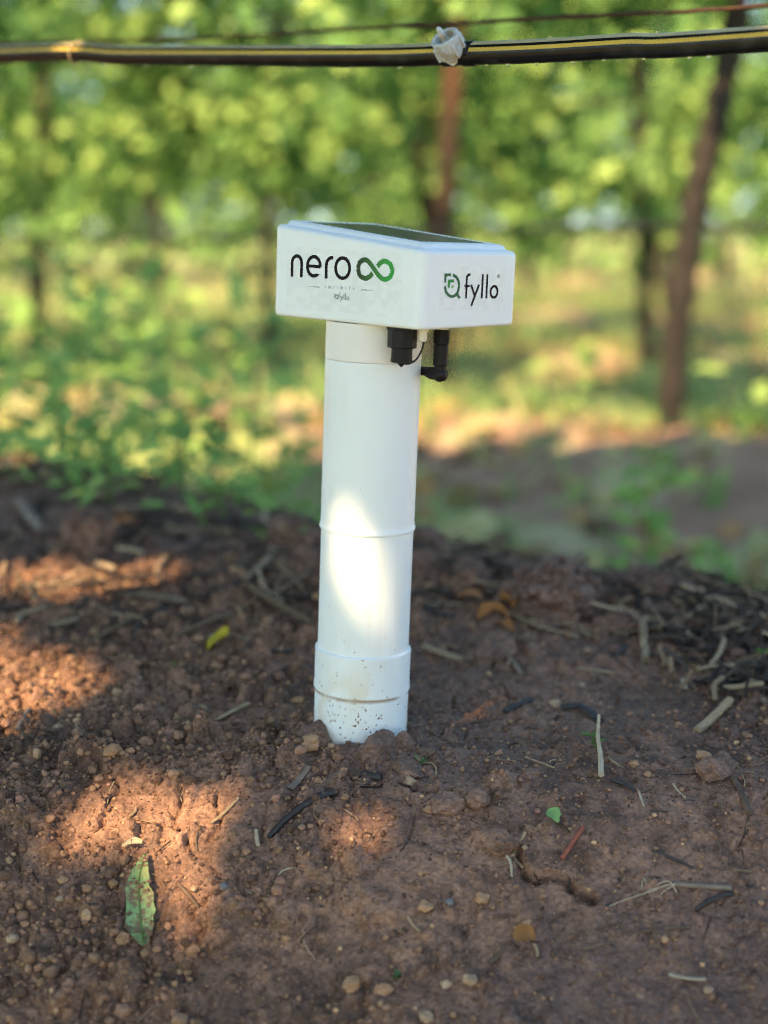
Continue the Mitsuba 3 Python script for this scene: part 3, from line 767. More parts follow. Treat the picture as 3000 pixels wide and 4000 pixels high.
stick('straw', 'short pale straw standing at the left end of the tan branch', 'straw', [(.3138, 1.616), (.3094, 1.5737)], .0028, 'straw_pale', flat=.5)


# leaves lying on the soil
def blade(axis, widths, curl=.15, n=7, lift=.002, edge=None, over=.5):
    """a leaf along ground points, its width across, cupped by curl; returns mesh"""
    A = curve(np.array(axis, float), max(2, 14 // (len(axis) - 1)))
    Q = np.array([surf(x, y)[0] for x, y in A])
    Nn = np.array([surf(x, y)[1] for x, y in A])
    z = Q[:, 2]
    s = np.linspace(0, 1, len(z))
    top = np.array([max(surf(x + a, y + b)[0][2] - float(bed_base(x + a, y + b)) for a in (-.008, 0, .008) for b in (-.004, .004)) for x, y in A])
    hh = bed_base(A[:, 0], A[:, 1]) + over * top + (1 - over) * (z - bed_base(A[:, 0], A[:, 1]))
    f = np.polyval(np.polyfit(s, hh, 3), s)
    Q[:, 2] = f + lift + (0 if over < .9 else max(0, (hh - f).max()) * .6)
    Q[:, 0], Q[:, 1] = A[:, 0], A[:, 1]
    tan = np.gradient(Q, axis=0)
    tan /= np.linalg.norm(tan, axis=1, keepdims=True)
    side = np.cross(tan, Nn)
    side /= np.linalg.norm(side, axis=1, keepdims=True)
    w = np.interp(s, np.linspace(0, 1, len(widths)), widths)
    V = []
    for k, t in enumerate(np.linspace(-1, 1, n)):
        jag = 1 + (0 if edge is None else edge * (irng.random(len(s)) - .5) * (abs(t) > .9))
        V.append(Q + side * (w * t * jag)[:, None] + Nn * (curl * w * t * t)[:, None])
    V = np.vstack(V)
    m, F, i = len(s), [], np.arange(len(s) - 1)
    for k in range(n - 1):
        F += [np.stack([k * m + i, k * m + i + 1, (k + 1) * m + i + 1], 1), np.stack([k * m + i, (k + 1) * m + i + 1, (k + 1) * m + i], 1)]
    return trimesh.Trimesh(V, np.vstack(F), process=False)


def leaf_soiled(p, n, uv):
    d = fbm(p.x * 260, p.y * 260, p.z * 260, 4)
    c = mix((.10, .22, .065), (.25, .39, .17), fbm(p.x * 120, p.y * 120, p.z * 120, 3))
    c = mix(c, (.30, .29, .10), smooths(.55, .75, fbm(p.x * 60 + 7, p.y * 60, p.z * 60, 2)) * .6)
    return mix(c, (.15, .085, .052), smooths(.44, .62, d) * smooths(.28, .46, fbm(p.x * 70, p.y * 70, p.z * 70 + 2, 2)) * .9)


scene['soiled_leaf'] = {'type': 'twosided', 'bsdf': {'type': 'principled', 'base_color': proc(leaf_soiled), 'roughness': .6}}
lf = blade([(-.2035, 1.2840), (-.2065, 1.2633), (-.2040, 1.2462), (-.2005, 1.231), (-.1960, 1.2150)], [.0012, .0066, .0095, .0116, .0125, .0118, .0078, .0015], .10, lift=.004, edge=.25, over=1.)
lf = lf.subdivide()
lv = np.array(lf.vertices)
lv[:, 2] += .0016 * (meshkit.fbm(lv / .012, 3, 3) - .5) * 2
lf.vertices = lv
LF = thing('leaf', 'long soil spattered green leaf lying upright on the front slope', 'leaf')
part(LF, 'blade', lf, 'soiled_leaf', smooth=60)
ln = np.array(lf.vertex_normals)
ln *= np.sign(ln[:, 2:])
specks = [rock(lv[t] + ln[t] * rb * .3, rb, int(irng.integers(999)), 1, .6, (1, .85, .6), 1.6) for t in irng.integers(0, len(lv), 70) for rb in [.0006 + .0019 * irng.random() ** 3]]
part(LF, 'soil_specks', cat(specks), 'soil', smooth=50)
mid = np.array([lv[np.argsort(np.hypot(lv[:, 0] - x, lv[:, 1] - y))[0]] + [0, -.0006, .0009] for x, y in curve([(-.2035, 1.2835), (-.2065, 1.2633), (-.2040, 1.2462), (-.2005, 1.231), (-.1962, 1.2160)], 5)])
part(LF, 'midrib', tube(mid, np.linspace(.0004, .0009, len(mid)), 6), 'stem_green', smooth=60)


def colored_leaf(name, label, axis, widths, c, mat='dry_leaf', **kw):
    m = blade(axis, widths, **kw)
    col = np.array(c) * (.75 + .5 * meshkit.fbm(np.array(m.vertices) / .006, 3, 5))[:, None]
    return single(name, label, 'leaf', m, mat, smooth=True, color=col)


colored_leaf('leaf', 'small bright yellow leaf on dark soil left of the pipe', [(-.1936, 1.6874), (-.1848, 1.7103), (-.1767, 1.7301)], [.001, .0055, .0062, .0075, .003], (.62, .48, .05), curl=.5, lift=.005)
colored_leaf('leaf', 'small torn pale green leaf on the mud right of the pipe', [(.1410, 1.3085), (.1458, 1.3022), (.1490, 1.2930)], [.002, .0062, .0058, .001], (.24, .40, .14), curl=.3, lift=.003, edge=.5)
colored_leaf('leaf', 'curled cream coloured leaf scrap just above the long green leaf', [(-.2246, 1.2911), (-.2171, 1.2946), (-.2081, 1.2948)], [.001, .0022, .0036, .002], (.55, .47, .30), curl=.9, lift=.004)
colored_leaf('leaf', 'curled rusty brown leaf with a bent stalk at the bottom right', [(.1060, 1.2010), (.1142, 1.2044), (.1215, 1.2000)], [.004, .0082, .0072, .001], (.30, .15, .06), curl=.6, lift=.006)
stick('straw', 'bent pale stalk of the curled rusty leaf', 'straw', [(.1205, 1.2010), (.1232, 1.1985), (.1235, 1.1930)], .0012, 'straw_tan', lift=.002)
colored_leaf('leaf', 'orange dry leaf leaning up behind the black stick', [(.1382, 1.8366), (.146, 1.805), (.149, 1.78)], [.001, .009, .008, .001], (.50, .22, .06), curl=.6, lift=.016)
colored_leaf('leaf', 'orange dry leaf lying flat above the blue grey stick', [(.108, 1.775), (.1245, 1.7843), (.143, 1.775)], [.002, .012, .010, .001], (.42, .18, .06), curl=.5, lift=.006)
colored_leaf('leaf', 'pale orange dry leaf closest to the pipe on its right', [(.086, 1.84), (.0996, 1.8346), (.116, 1.822)], [.002, .010, .008, .001], (.40, .20, .09), curl=.5, lift=.010)
colored_leaf('leaf', 'orange brown leaf at the top end of the blue grey stick', [(.128, 1.742), (.1355, 1.7294), (.146, 1.716)], [.002, .008, .007, .001], (.36, .16, .06), curl=.5, lift=.006)
colored_leaf('leaf', 'tiny bright green leaf tip at the right edge by the tan branch', [(.396, 1.632), (.405, 1.640), (.418, 1.646)], [.001, .008, .009, .004], (.16, .32, .05), mat='weed_leaf', curl=.3, lift=.016)
colored_leaf('leaf', 'thin yellow green blade below the yellow leaf', [(-.2290, 1.652), (-.2206, 1.6485), (-.2110, 1.647)], [.0005, .0016, .0014, .0004], (.28, .36, .08), curl=.2, lift=.002)

# fibres in a knot by the grey twig
fib = cat([lay([(.2234 + irng.normal(0, .004), 1.2342 + irng.normal(0, .004)), (.2234 + irng.normal(0, .006), 1.2342 + irng.normal(0, .006)), (.2234 + irng.normal(0, .016), 1.2342 + irng.normal(0, .010))], .0005, n=5, arch=.003, seg=10) for _ in range(4)])
single('straw_knot', 'knot of whitish plant fibres left of the straight grey twig', 'straw', fib, 'straw_pale', smooth=50)


def seedling(label, x, y, h, nleaf, size, c, lean=(0, 0)):
    k = thing('seedling', label, 'plant')
    p, nn = surf(x, y)
    top = p + np.array([lean[0], lean[1], h])
    part(k, 'stem', tube(curve([p - [0, 0, .004], (p + top) / 2 + [lean[0] * .3, 0, 0], top], 5), [.0011] * 11, 6), 'stem_green', smooth=60)
    for j in range(nleaf):
        a = irng.uniform(0, 6.28)
        d = np.array([math.cos(a), math.sin(a) * .7, irng.uniform(.1, .6)])
        d /= np.linalg.norm(d)
        s = np.cross(d, [0, 0, 1])
        s /= np.linalg.norm(s)
        b = p + (top - p) * irng.uniform(.35, 1)
        pts = [b, b + d * size * .5 + s * size * .32, b + d * size, b + d * size * .5 - s * size * .32, b + d * size * .55 - [0, 0, size * .08]]
        m = trimesh.Trimesh(np.array(pts), [[0, 1, 4], [1, 2, 4], [2, 3, 4], [3, 0, 4]], process=False)
        part(k, 'leaf', m, 'weed_leaf', smooth=True, color=tint(m, np.array(c) * irng.uniform(.8, 1.3)))
    return k


seedling('small green seedling in the mud behind the thick pale straw', .2012, 1.4216, .016, 7, .012, (.15, .30, .08), (-.008, -.01))
seedling('tiny green sprout with a tan stalk in front of the pipe to the right', .0317, 1.3861, .004, 4, .008, (.13, .27, .09))
seedling('tiny mossy green sprout at the bottom edge right of centre', .0084, 1.1878, .004, 8, .0065, (.10, .22, .10))
stick('straw', 'hooked tan stalk beside the tiny sprout in front of the pipe', 'straw', [(.0340, 1.3870), (.0420, 1.3850), (.0470, 1.3740), (.0465, 1.3660)], .0009, 'straw_tan', arch=.004, seg=12)

PEB = {'reddish tan stone touching the soil lump at the front of the pipe': (-.0693, 1.4020, .0108, 0), 'small tan pebble between the reddish stone and the pipe': (-.0490, 1.4000, .0036, 1), 'angular cream white stone in front of the pipe to the right': (.0228, 1.3545, .0058, 1),
       'rough tan stone on the mud left of the curved brown stick': (.2931, 1.3992, .0070, 0), 'flat reddish stone at the top of the left sunlit strip': (-.2515, 1.3999, .0085, 0), 'small orange stone right of the flat reddish stone': (-.2347, 1.4015, .0045, 0),
       'tan pebble on the bare mud at the bottom middle': (.0316, 1.2347, .0064, 0), 'round grey pebble right of the tan pebble on bare mud': (.0537, 1.2368, .0042, 2), 'flat orange stone left of the crack in the front slope': (.0796, 1.2383, .0066, 0),
       'left one of two tan pebbles side by side at the bottom': (.0499, 1.1825, .0048, 1), 'right one of two tan pebbles side by side at the bottom': (.0680, 1.1828, .0062, 1), 'pale stone cut by the bottom edge of the picture': (.0319, 1.1604, .0062, 1),
       'oval tan pebble near the left edge beside the long green leaf': (-.3087, 1.2328, .0054, 1), 'blurred brownish stone low in the middle of the front slope': (-.0267, 1.1843, .0078, 0), 'blurred orange stone right of the brownish stone low in the middle': (-.0017, 1.1799, .0068, 0),
       'upper one of the two reddish pebbles right of the pale straw': (.2258, 1.3778, .0045, 0), 'lower one of the two reddish pebbles right of the pale straw': (.2360, 1.3627, .0036, 0), 'orange tan crumb stone beside the clods below the pipe': (.0384, 1.3206, .0050, 0),
       'small tan stone below the crack in the front slope': (.1162, 1.2167, .0043, 0), 'small tan pebble under the charred twig': (-.0720, 1.3056, .0034, 1), 'cream pebble to the right of the long green leaf': (-.1617, 1.2610, .0033, 1),
       'tan pebble left of the long green leaf near its top': (-.2722, 1.2723, .0050, 0), 'white pebble left of the long green leaf': (-.2715, 1.2570, .0034, 1), 'round tan pebble beside the black bark strip': (.1705, 1.5395, .0060, 1), 'white pebble above the black bark strip': (.2047, 1.5891, .0035, 1),
       'yellowish pebble under the big clod': (.2205, 1.6812, .0044, 1), 'pale pebble on dark crumbs left of the split straw': (-.2566, 1.6008, .0042, 1), 'tan pebble a little above the split straw': (-.1821, 1.5252, .0047, 1), 'tan pebble left of the split straw': (-.2288, 1.5370, .0033, 0),
       'small tan stone beside the sunlit patch at the left edge': (-.3002, 1.5863, .0039, 1), 'hollow tan stone below the sunlit patch at the left edge': (-.3171, 1.4790, .0050, 1), 'dull tan pebble below the charred twig in the crumbs': (-.0806, 1.2228, .0038, 0),
       'tiny white stone inside the bend of the bent tan straw': (.1177, 1.2738, .0024, 1), 'tan pebble at the left end of the long brown stick': (.2248, 1.1983, .0036, 0), 'pale pebble in the blurred bottom right corner': (.2553, 1.1652, .0042, 1), 'grey pebble right of the cream pebble by the green leaf': (-.1339, 1.2561, .0036, 2),
       'flat tan pebble left of the white stone in front of the pipe': (-.0373, 1.3648, .0035, 0), 'orange pebble under the grey twig at the right edge': (.3075, 1.2214, .0028, 0), 'orange stone in the litter below the tan branch': (.3587, 1.5860, .0050, 0),
       'rough tan stone beside the pipe on its left': (-.0905, 1.5536, .0066, 0), 'reddish pebble beside the yellow leaf': (-.2069, 1.7082, .0054, 0), 'yellow pebble lit by the sun at the left edge': (-.3833, 1.5681, .0049, 1)}
for k, (lab, (x, y, r_p, c_)) in enumerate(PEB.items()):
    p, nn, tt = local_top(x, y, r_p)
    single('pebble', lab, 'pebble', rock(p + nn * (r_p * .35 + max(tt, 0) * .4), r_p, k + 3, 3, .6, (1, .85, .7), 1.3), ('pebble_tan', 'pebble_pale', 'pebble_grey')[c_], smooth=35)

# clods: individual lumps of earth
CL = [('lump of dark soil leaning on the pipe at its lower left', -.0640, 1.4180, .0165, (1, .9, 1.05), .018), ('pointed ridge of soil pressed against the middle front of the pipe', -.0040, 1.3960, .0190, (1.25, .7, 1.0), .014), ('small lump of soil stuck to the pipe at its lower right', .0180, 1.4120, .0085, (1.1, .9, 1.5), .014),
      ('low lump of soil in front of the pipe', -.0270, 1.3900, .0130, (1.3, .8, .6), .003), ('brown lump of soil to the right in front of the pipe', .0190, 1.3760, .0160, (1.35, .9, .6), .003),
      ('tall crumbly clod of earth standing on the ridge right of the pipe', .2010, 1.8100, .0560, (1.0, .75, .85), .022), ('crumbly clod forming the left lip of the hollow on the right ridge', .2420, 1.8350, .0270, (1.1, .8, .8), .012), ('wide overhanging clod above the dark hollow on the right ridge', .3150, 1.8650, .0420, (1.35, .6, .60), .030),
      ('dark blurred clod between the sunlit patches far left', -.3860, 2.0450, .0450, (1.0, .7, .8), .02), ('brown lump at the right edge of the left sunlit patch', -.3080, 1.6500, .0150, (1.2, .9, .8), .006), ('clod beside the orange crumb stone below the pipe', .0560, 1.3230, .0125, (1.3, .9, .8), .004), ('clod right of the pair of clods below the pipe', .0820, 1.3270, .0105, (1, 1, .9), .004),
      ('low clod at the left of the crack below the pipe', .0970, 1.2830, .0145, (1.3, .9, .7), .004), ('rounded clod on the crest between the pipe and the tall clod', .1050, 1.9200, .0330, (1.3, .8, .7), .012), ('low dark clod on the crest just right of the pipe', .0450, 1.9700, .0300, (1.4, .8, .6), .010), ('dark clod at the left end of the straw heap', .2700, 1.7600, .0230, (1.2, .9, .7), .010), ('blurred clod on the crest left of the pipe', -.1300, 2.0800, .0350, (1.4, .8, .6), .010), ('lump of earth between the yellow leaf and the pipe', -.1150, 1.6300, .0140, (1.2, .9, .7), .006),
      ('crumbly clod on the right edge of the mud above the curved stick', .2980, 1.3640, .0200, (1.3, .8, .6), .006)]
for k, (lab, x, y, r_c, sq, up) in enumerate(CL):
    p, nn = surf(x, y)
    b = bed_base(x, y)
    sub = 4 if r_c > .012 else 3
    m = rock((x, y, float(b) + up * .7), r_c, k + 40, sub, .34 if r_c < .02 else .55, sq, 1.7)
    v = np.array(m.vertices)
    nrm = np.array(m.vertex_normals)
    v += nrm * ((meshkit.fbm(v / .009, 4, k) - .5) * .22 * min(r_c, .022))[:, None] + nrm * ((meshkit.fbm(v / .003, 3, k + 9) - .5) * .0022)[:, None]
    m.vertices = v
    if r_c > .02:
        bits = []
        for t in irng.integers(0, len(v), 230):
            rb = r_c * irng.uniform(.035, .14)
            bits.append(rock(v[t] + nrm[t] * rb * .25, rb, int(irng.integers(999)), 1, .6, (1, .85, .8), 1.6))
        m = cat([m] + bits)
    single('soil_clod', lab, 'clod', m, 'soil', smooth=55)

for k in range(46):
    x = irng.uniform(.03, .47)
    y = float(np.clip(2.13 - .62 * x, 1.4, 3.6)) + irng.normal(-.10, .10)
    if math.hypot(x - BASE[0], y - BASE[1]) < .12:
        continue
    r_c = .007 + .017 * irng.random() ** 2
    p, nn = surf(x, y)
    m = rock(p + nn * r_c * .25, r_c, k + 200, 3, .6, (1.15, .85, .75), 1.8)
    v, nrm = np.array(m.vertices), np.array(m.vertex_normals)
    m.vertices = v + nrm * ((meshkit.fbm(v / .006, 4, k) - .5) * .5 * r_c)[:, None]
    single('soil_clod', 'broken lump of soil among many along the crest right of the pipe', 'clod', m, 'soil', smooth=45, group='lumps along the crest right of the pipe')

# ------------------------------------------------------------------ uncounted matter on the bed: crumbs, grit, straw litter
crng = np.random.default_rng(5)


def scatter(n, rlo, rhi, sub, weight, seed, pale=0., flat=.8):
    V, Fc, C, at = [], [], [], 0
    done = 0
    variants = []
    for s in range(10):
        m = rock((0, 0, 0), 1, seed + s, sub, .62, (1, .8, flat), 1.7)
        variants.append((np.array(m.vertices), np.array(m.faces)))
    X, Y = crng.uniform(-.52, .5, n * 3), crng.uniform(1.06, 2.0, n * 3)
    w = weight(X, Y)
    for x, y, ww in zip(X, Y, w):
        if done >= n:
            break
        if crng.random() > ww:
            continue
        r_ = rlo * (1 - crng.random() * (1 - (rlo / rhi) ** 2)) ** -.5
        p, nn = surf(x, y)
        if math.hypot(x - BASE[0], y - BASE[1]) < .046:
            continue
        v, f = variants[crng.integers(10)]
        a = crng.uniform(0, 6.28)
        ca, sa = math.cos(a), math.sin(a)
        vv = np.column_stack([v[:, 0] * ca - v[:, 1] * sa, v[:, 0] * sa + v[:, 1] * ca, v[:, 2]]) * r_ * crng.uniform(.8, 1.2, 3) + p + nn * r_ * .45
        V.append(vv)
        Fc.append(f + at)
        at += len(v)
        if crng.random() < pale:
            c_ = np.array([.42, .26, .14]) * crng.uniform(.6, 1.4)
        else:
            c_ = np.array([.205, .112, .071]) * crng.uniform(.4, 1.6) * np.array([1, crng.uniform(.95, 1.06), crng.uniform(.85, 1.02)])
        C.append(np.tile(c_, (len(v), 1)) * (.85 + .3 * crng.random((len(v), 1))))
        done += 1
    return trimesh.Trimesh(np.vstack(V), np.vstack(Fc), process=False), np.vstack(C)


m, c_ = scatter(34000, .0010, .0036, 0, lambda x, y: masked(crumbly, x, y) * .95 + .04, 100, .035)
single('soil_crumbs', 'fine loose crumbs of brown soil strewn over the bed', None, m, 'clod_soil', smooth=50, kind='stuff', color=c_) if False else None
scene['soil_crumbs'] = mikit.ply(m, 'clod_soil', smooth=False, color=c_)
labels['soil_crumbs'] = {'label': 'fine loose crumbs of brown soil strewn over the bed', 'category': 'soil crumbs', 'kind': 'stuff'}
m, c_ = scatter(4200, .0024, .0068, 1, lambda x, y: sstep(.32, .85, masked(crumbly, x, y)) * (.5 + .5 * sstep(1.35, 1.2, y)), 200, .03)
scene['soil_lumps'] = mikit.ply(m, 'clod_soil', smooth=False, color=c_)
labels['soil_lumps'] = {'label': 'rounded lumps of loose brown soil lying on the bed', 'category': 'soil lumps', 'kind': 'stuff'}
m, c_ = scatter(380, .0009, .0028, 1, lambda x, y: .25 + 0 * x, 300, 1.)
scene['grit'] = mikit.ply(m, 'clod_soil', smooth=True, color=c_)
labels['grit'] = {'label': 'small tan grit scattered over the brown soil', 'category': 'grit', 'kind': 'stuff'}


def litter(n, area, weight, rlo, rhi, llo, lhi, dark=.3, lift=.01):
    ms, cs = [], []
    while len(ms) < n:
        x, y = crng.uniform(area[0], area[1]), crng.uniform(area[2], area[3])
        if crng.random() > weight(x, y):
            continue
        L, a = crng.uniform(llo, lhi), crng.uniform(0, 3.14)
        r_ = crng.uniform(rlo, rhi)
        d = np.array([math.cos(a), math.sin(a)]) * L / 2
        b = crng.normal(0, .12 * L, 2)
        P = curve([(x - d[0], y - d[1]), (x + b[0], y + b[1]), (x + d[0], y + d[1])], 3)
        z = np.array([surf(*q)[0][2] for q in P])
        s = np.linspace(-1, 1, len(z))
        z = np.polyval(np.polyfit(s, z, 1), s)
        z += r_ * .6 + crng.uniform(0, lift) + s * crng.uniform(-.5, .5) * lift
        m = tube(np.column_stack([P, z]), r_, 5, flat=crng.uniform(.35, 1))
        ms.append(m)
        if crng.random() < dark:
            c_ = np.array([.05, .038, .03]) * crng.uniform(.4, 1.6)
        else:
            c_ = (np.array([.21, .145, .088]) if crng.random() < .75 else np.array([.36, .27, .17])) * crng.uniform(.6, 1.25)
        cs.append(np.tile(c_, (len(m.vertices), 1)))
    return cat(ms), np.vstack(cs)


m, c_ = litter(900, (.20, .56, 1.46, 1.98), lambda x, y: sstep(.23, .36, x + .2 * (y - 1.75) + crng.normal(0, .03)) * sstep(1.44, 1.62, y), .0007, .0034, .012, .075, .66, .022)
scene['straw_litter'] = mikit.ply(m, 'litter', smooth=True, color=c_)
labels['straw_litter'] = {'label': 'heap of dry straw and broken twigs at the right of the bed', 'category': 'straw litter', 'kind': 'stuff'}
m, c_ = litter(620, (-.72, .26, 1.62, 2.6), lambda x, y: sstep(1.6, 2.05, y) * .85 + .06, .0010, .0044, .02, .11, .5, .014)
scene['dry_litter'] = mikit.ply(m, 'litter', smooth=True, color=c_)
labels['dry_litter'] = {'label': 'broken straw and twigs strewn along the back of the bed', 'category': 'straw litter', 'kind': 'stuff'}
m, c_ = litter(190, (-.40, .40, 1.14, 1.66), lambda x, y: .5, .0004, .0010, .006, .022, .35, .002)
scene['chaff'] = mikit.ply(m, 'litter', smooth=True, color=c_)
labels['chaff'] = {'label': 'tiny bits of straw scattered over the front of the bed', 'category': 'chaff', 'kind': 'stuff'}

# ------------------------------------------------------------------ vines
VL = np.array([[0, 0, 0], [.34, -.12, -.05], [.56, .22, -.10], [.40, .58, -.04], [0, 1.0, -.12], [-.40, .58, -.04], [-.56, .22, -.10], [-.34, -.12, -.05], [0, .36, .06]])
VF = np.array([[8, 0, 1], [8, 1, 2], [8, 2, 3], [8, 3, 4], [8, 4, 5], [8, 5, 6], [8, 6, 7], [8, 7, 0]])


def leaves(P, size, nrm, col, rng):
    """many folded five-lobed leaves: centres P, normals nrm, one colour each"""
    n = len(P)
    nrm = nrm / np.linalg.norm(nrm, axis=1, keepdims=True)
    t = np.cross(nrm, rng.normal(0, 1, (n, 3)))
    t /= np.linalg.norm(t, axis=1, keepdims=True)
    b = np.cross(nrm, t)
    L = VL - [0, .4, 0]
    fold = rng.uniform(.3, 1.8, (n, 1, 1))
    V = P[:, None] + size[:, None, None] * (L[None, :, :1] * t[:, None] + L[None, :, 1:2] * b[:, None] + L[None, :, 2:] * fold * nrm[:, None])
    F = (VF[None] + (np.arange(n) * 9)[:, None, None]).reshape(-1, 3)
    return trimesh.Trimesh(V.reshape(-1, 3), F, process=False), np.repeat(col, 9, 0)


DEEP, MID, YEL = np.array([.026, .065, .022]), np.array([.19, .37, .115]), np.array([.47, .66, .21])


def leaf_cols(n, rng, yellow=.35):
    u = rng.random((n, 1))
    c = np.where(u < yellow, MID + (YEL - MID) * rng.random((n, 1)), DEEP + (MID - DEEP) * rng.random((n, 1)))
    return c * rng.uniform(.8, 1.2, (n, 1))


def crown(cx, cy, zlo, zhi, n, rng, half=.85, depth=.34, yellow=.35, size=(.05, .092), clusters=26):
    n = int(n * 1.7)
    t = np.array([1, ROW_SLOPE, 0]) / math.hypot(1, ROW_SLOPE)
    s = np.array([-t[1], t[0], 0])
    K = np.column_stack([rng.uniform(-half, half, clusters), rng.normal(0, depth * .5, clusters), zlo + (zhi - zlo) * rng.random(clusters) ** .8])
    k = rng.integers(0, clusters, n)
    q = K[k] + rng.normal(0, 1, (n, 3)) * [.13, .11, .13]
    P = np.array([cx, cy, 0]) + q[:, :1] * t + q[:, 1:2] * s + q[:, 2:] * [0, 0, 1]
    P[:, 2] = np.maximum(P[:, 2], zlo - .12)
    nr = SUN * .75 + np.array([0, 0, .3]) + rng.normal(0, .55, (n, 3))
    return leaves(P, rng.uniform(size[0], size[1], n), nr, leaf_cols(n, rng, yellow), rng)


def trunk_mesh(pts, r0, r1, rng, n=12):
    P = curve(pts, 8)
    return tube(P, np.linspace(r0, r1, len(P)) * (1 + .12 * np.sin(np.arange(len(P)) * 1.7)), n, rough=.22, rng=rng)


vrng = np.random.default_rng(23)


def vine(label, x, y, zlo, zhi, nleaf, rng, pts=None, r=(.05, .035), group=None, yellow=.35, half=.85, depth=.34, clusters=26):
    k = thing('grape_vine', label, 'vine', group)
    g = float(ground_h(x, y))
    if pts is None:
        j = rng.normal(0, .04, 4)
        pts = [[x, y, g - .08], [x + j[0], y + j[1], g + .45], [x + j[2], y + j[3], g + .95], [x + j[0], y, 1.25]]
    top = np.array(pts[-1])
    t = np.array([1, ROW_SLOPE, 0]) / math.hypot(1, ROW_SLOPE)
    ms = [trunk_mesh(pts, r[0], r[1], rng)]
    part(k, 'trunk', ms[0], 'bark', smooth=50)
    for sgn in (-1, 1):
        part(k, 'arm', tube(curve([top - [0, 0, .03], top + t * sgn * .3 + [0, 0, .06], top + t * sgn * .75 + [0, 0, .05]], 6), np.linspace(r[1] * .8, r[1] * .45, 13), 8, rough=.2, rng=rng), 'bark', smooth=50)
    m, c_ = crown(top[0], top[1], zlo, zhi, nleaf, rng, half, depth, yellow, clusters=clusters)
    part(k, 'crown', m, 'vine_leaf', smooth=False, color=None) if False else None
    scene[k + '__crown'] = mikit.ply(m, 'vine_leaf', smooth=True, color=c_)
    return k


# next row: crowns mostly above the frame
vine('nearest vine on the right, its dark leaning trunk in full view', .825, 4.5, 1.10, 2.0, 1900, vrng, [[.815, 4.5, -.16], [.825, 4.5, .16], [.852, 4.5, .445], [.884, 4.5, .655], [.918, 4.5, .793], [.952, 4.5, .997], [.99, 4.5, 1.25]], (.038, .036), half=1.7, clusters=48)
for x in (-3.3, -1.85):
    vine('vine of the next row left of the picture', x, row_y(1, x), 1.15, 2.0, 1300, vrng, half=1.2, clusters=36, group='vines of the next row outside the left edge')
vine('vine of the next row right of the picture', 2.35, row_y(1, 2.35), 1.05, 2.0, 700, vrng)
# third row, whose trunks show thin between the leaves
vine('vine with a thin pale trunk left of the white box', -.54, 7.5, .62, 1.95, 1200, vrng, [[-.545, 7.5, -.1], [-.534, 7.5, .655], [-.511, 7.5, 1.06], [-.482, 7.5, 1.45]], (.030, .026), yellow=.5)
vine('vine with a thick dark trunk left of the nearest trunk', 1.18, 7.3, .50, 1.95, 1200, vrng, [[1.20, 7.3, -.15], [1.19, 7.3, .25], [1.174, 7.3, .595], [1.143, 7.3, 1.04], [1.123, 7.3, 1.42]], (.036, .036), yellow=.45)
vine('vine with a dark trunk near the left edge behind the weeds', -1.81, 8.0, .60, 1.95, 1000, vrng, [[-1.75, 8., -.15], [-1.722, 8., .48], [-1.682, 8., .85], [-1.656, 8., 1.35]], (.045, .038), yellow=.45)
vine('vine of the third row behind the white box', .30, row_y(2, .30) + .35, .60, 1.95, 1200, vrng, yellow=.5)
vine('vine of the third row beyond the right edge', 2.7, row_y(2, 2.7), .6, 1.95, 1000, vrng, yellow=.45)
for row in (3, 4, 5):
    far = row_y(row, 0)
    for x in np.arange(-.245 * far - 2.2, .245 * far + 1.6, 1.7):
        x = x + vrng.normal(0, .12)
        vine('blurred vine among the far rows ' + ('left of' if x < -.5 * row else 'right of' if x > .55 * row else 'straight behind') + ' the white box', x, row_y(row, x), .42, 2.1, 800 + 100 * row, vrng, group='vines of the far rows ' + ('left of' if x < -.5 * row else 'right of' if x > .55 * row else 'straight behind') + ' the box', yellow=.45, half=1.0, depth=.5, clusters=22)
P = np.column_stack([vrng.uniform(-16, 16, 13000), vrng.uniform(21, 27, 13000), vrng.uniform(-.1, 1, 13000) ** .9 * 4.2 - .2]) if False else np.column_stack([vrng.uniform(-16, 16, 13000), vrng.uniform(21, 27, 13000), vrng.uniform(0, 1, 13000) ** .9 * 4.2 - .2])
m, c_ = leaves(P, vrng.uniform(.13, .24, len(P)), SUN * .5 + np.array([0, 0, .3]) + vrng.normal(0, .5, P.shape), leaf_cols(len(P), vrng, .3), vrng)
scene['far_foliage'] = mikit.ply(m, 'vine_leaf', smooth=True, color=c_)
labels['far_foliage'] = {'label': 'dense green foliage closing the view behind the vine rows', 'category': 'foliage', 'kind': 'stuff'}

# a reddish post and the second drip hose in the next rows
k = thing('trellis_post', 'reddish brown wooden post rising behind the white box', 'post')
part(k, 'shaft', tube([[.245, 6.9, -.25], [.252, 6.9, .426], [.267, 6.9, .695], [.296, 6.9, 1.117], [.32, 6.9, 1.75]], [.044, .043, .042, .041, .04], 12, rough=.1, rng=vrng), 'post_wood', smooth=50)
xs = np.linspace(-3.4, 3.2, 40)
single('drip_hose', 'thin dark hose of the next row crossing behind the white box', 'hose', tube(np.column_stack([xs, row_y(1, xs) + .04, .47 + .02 * np.sin(xs * 2.1)]), .009, 8), 'hose_rubber', smooth=50)

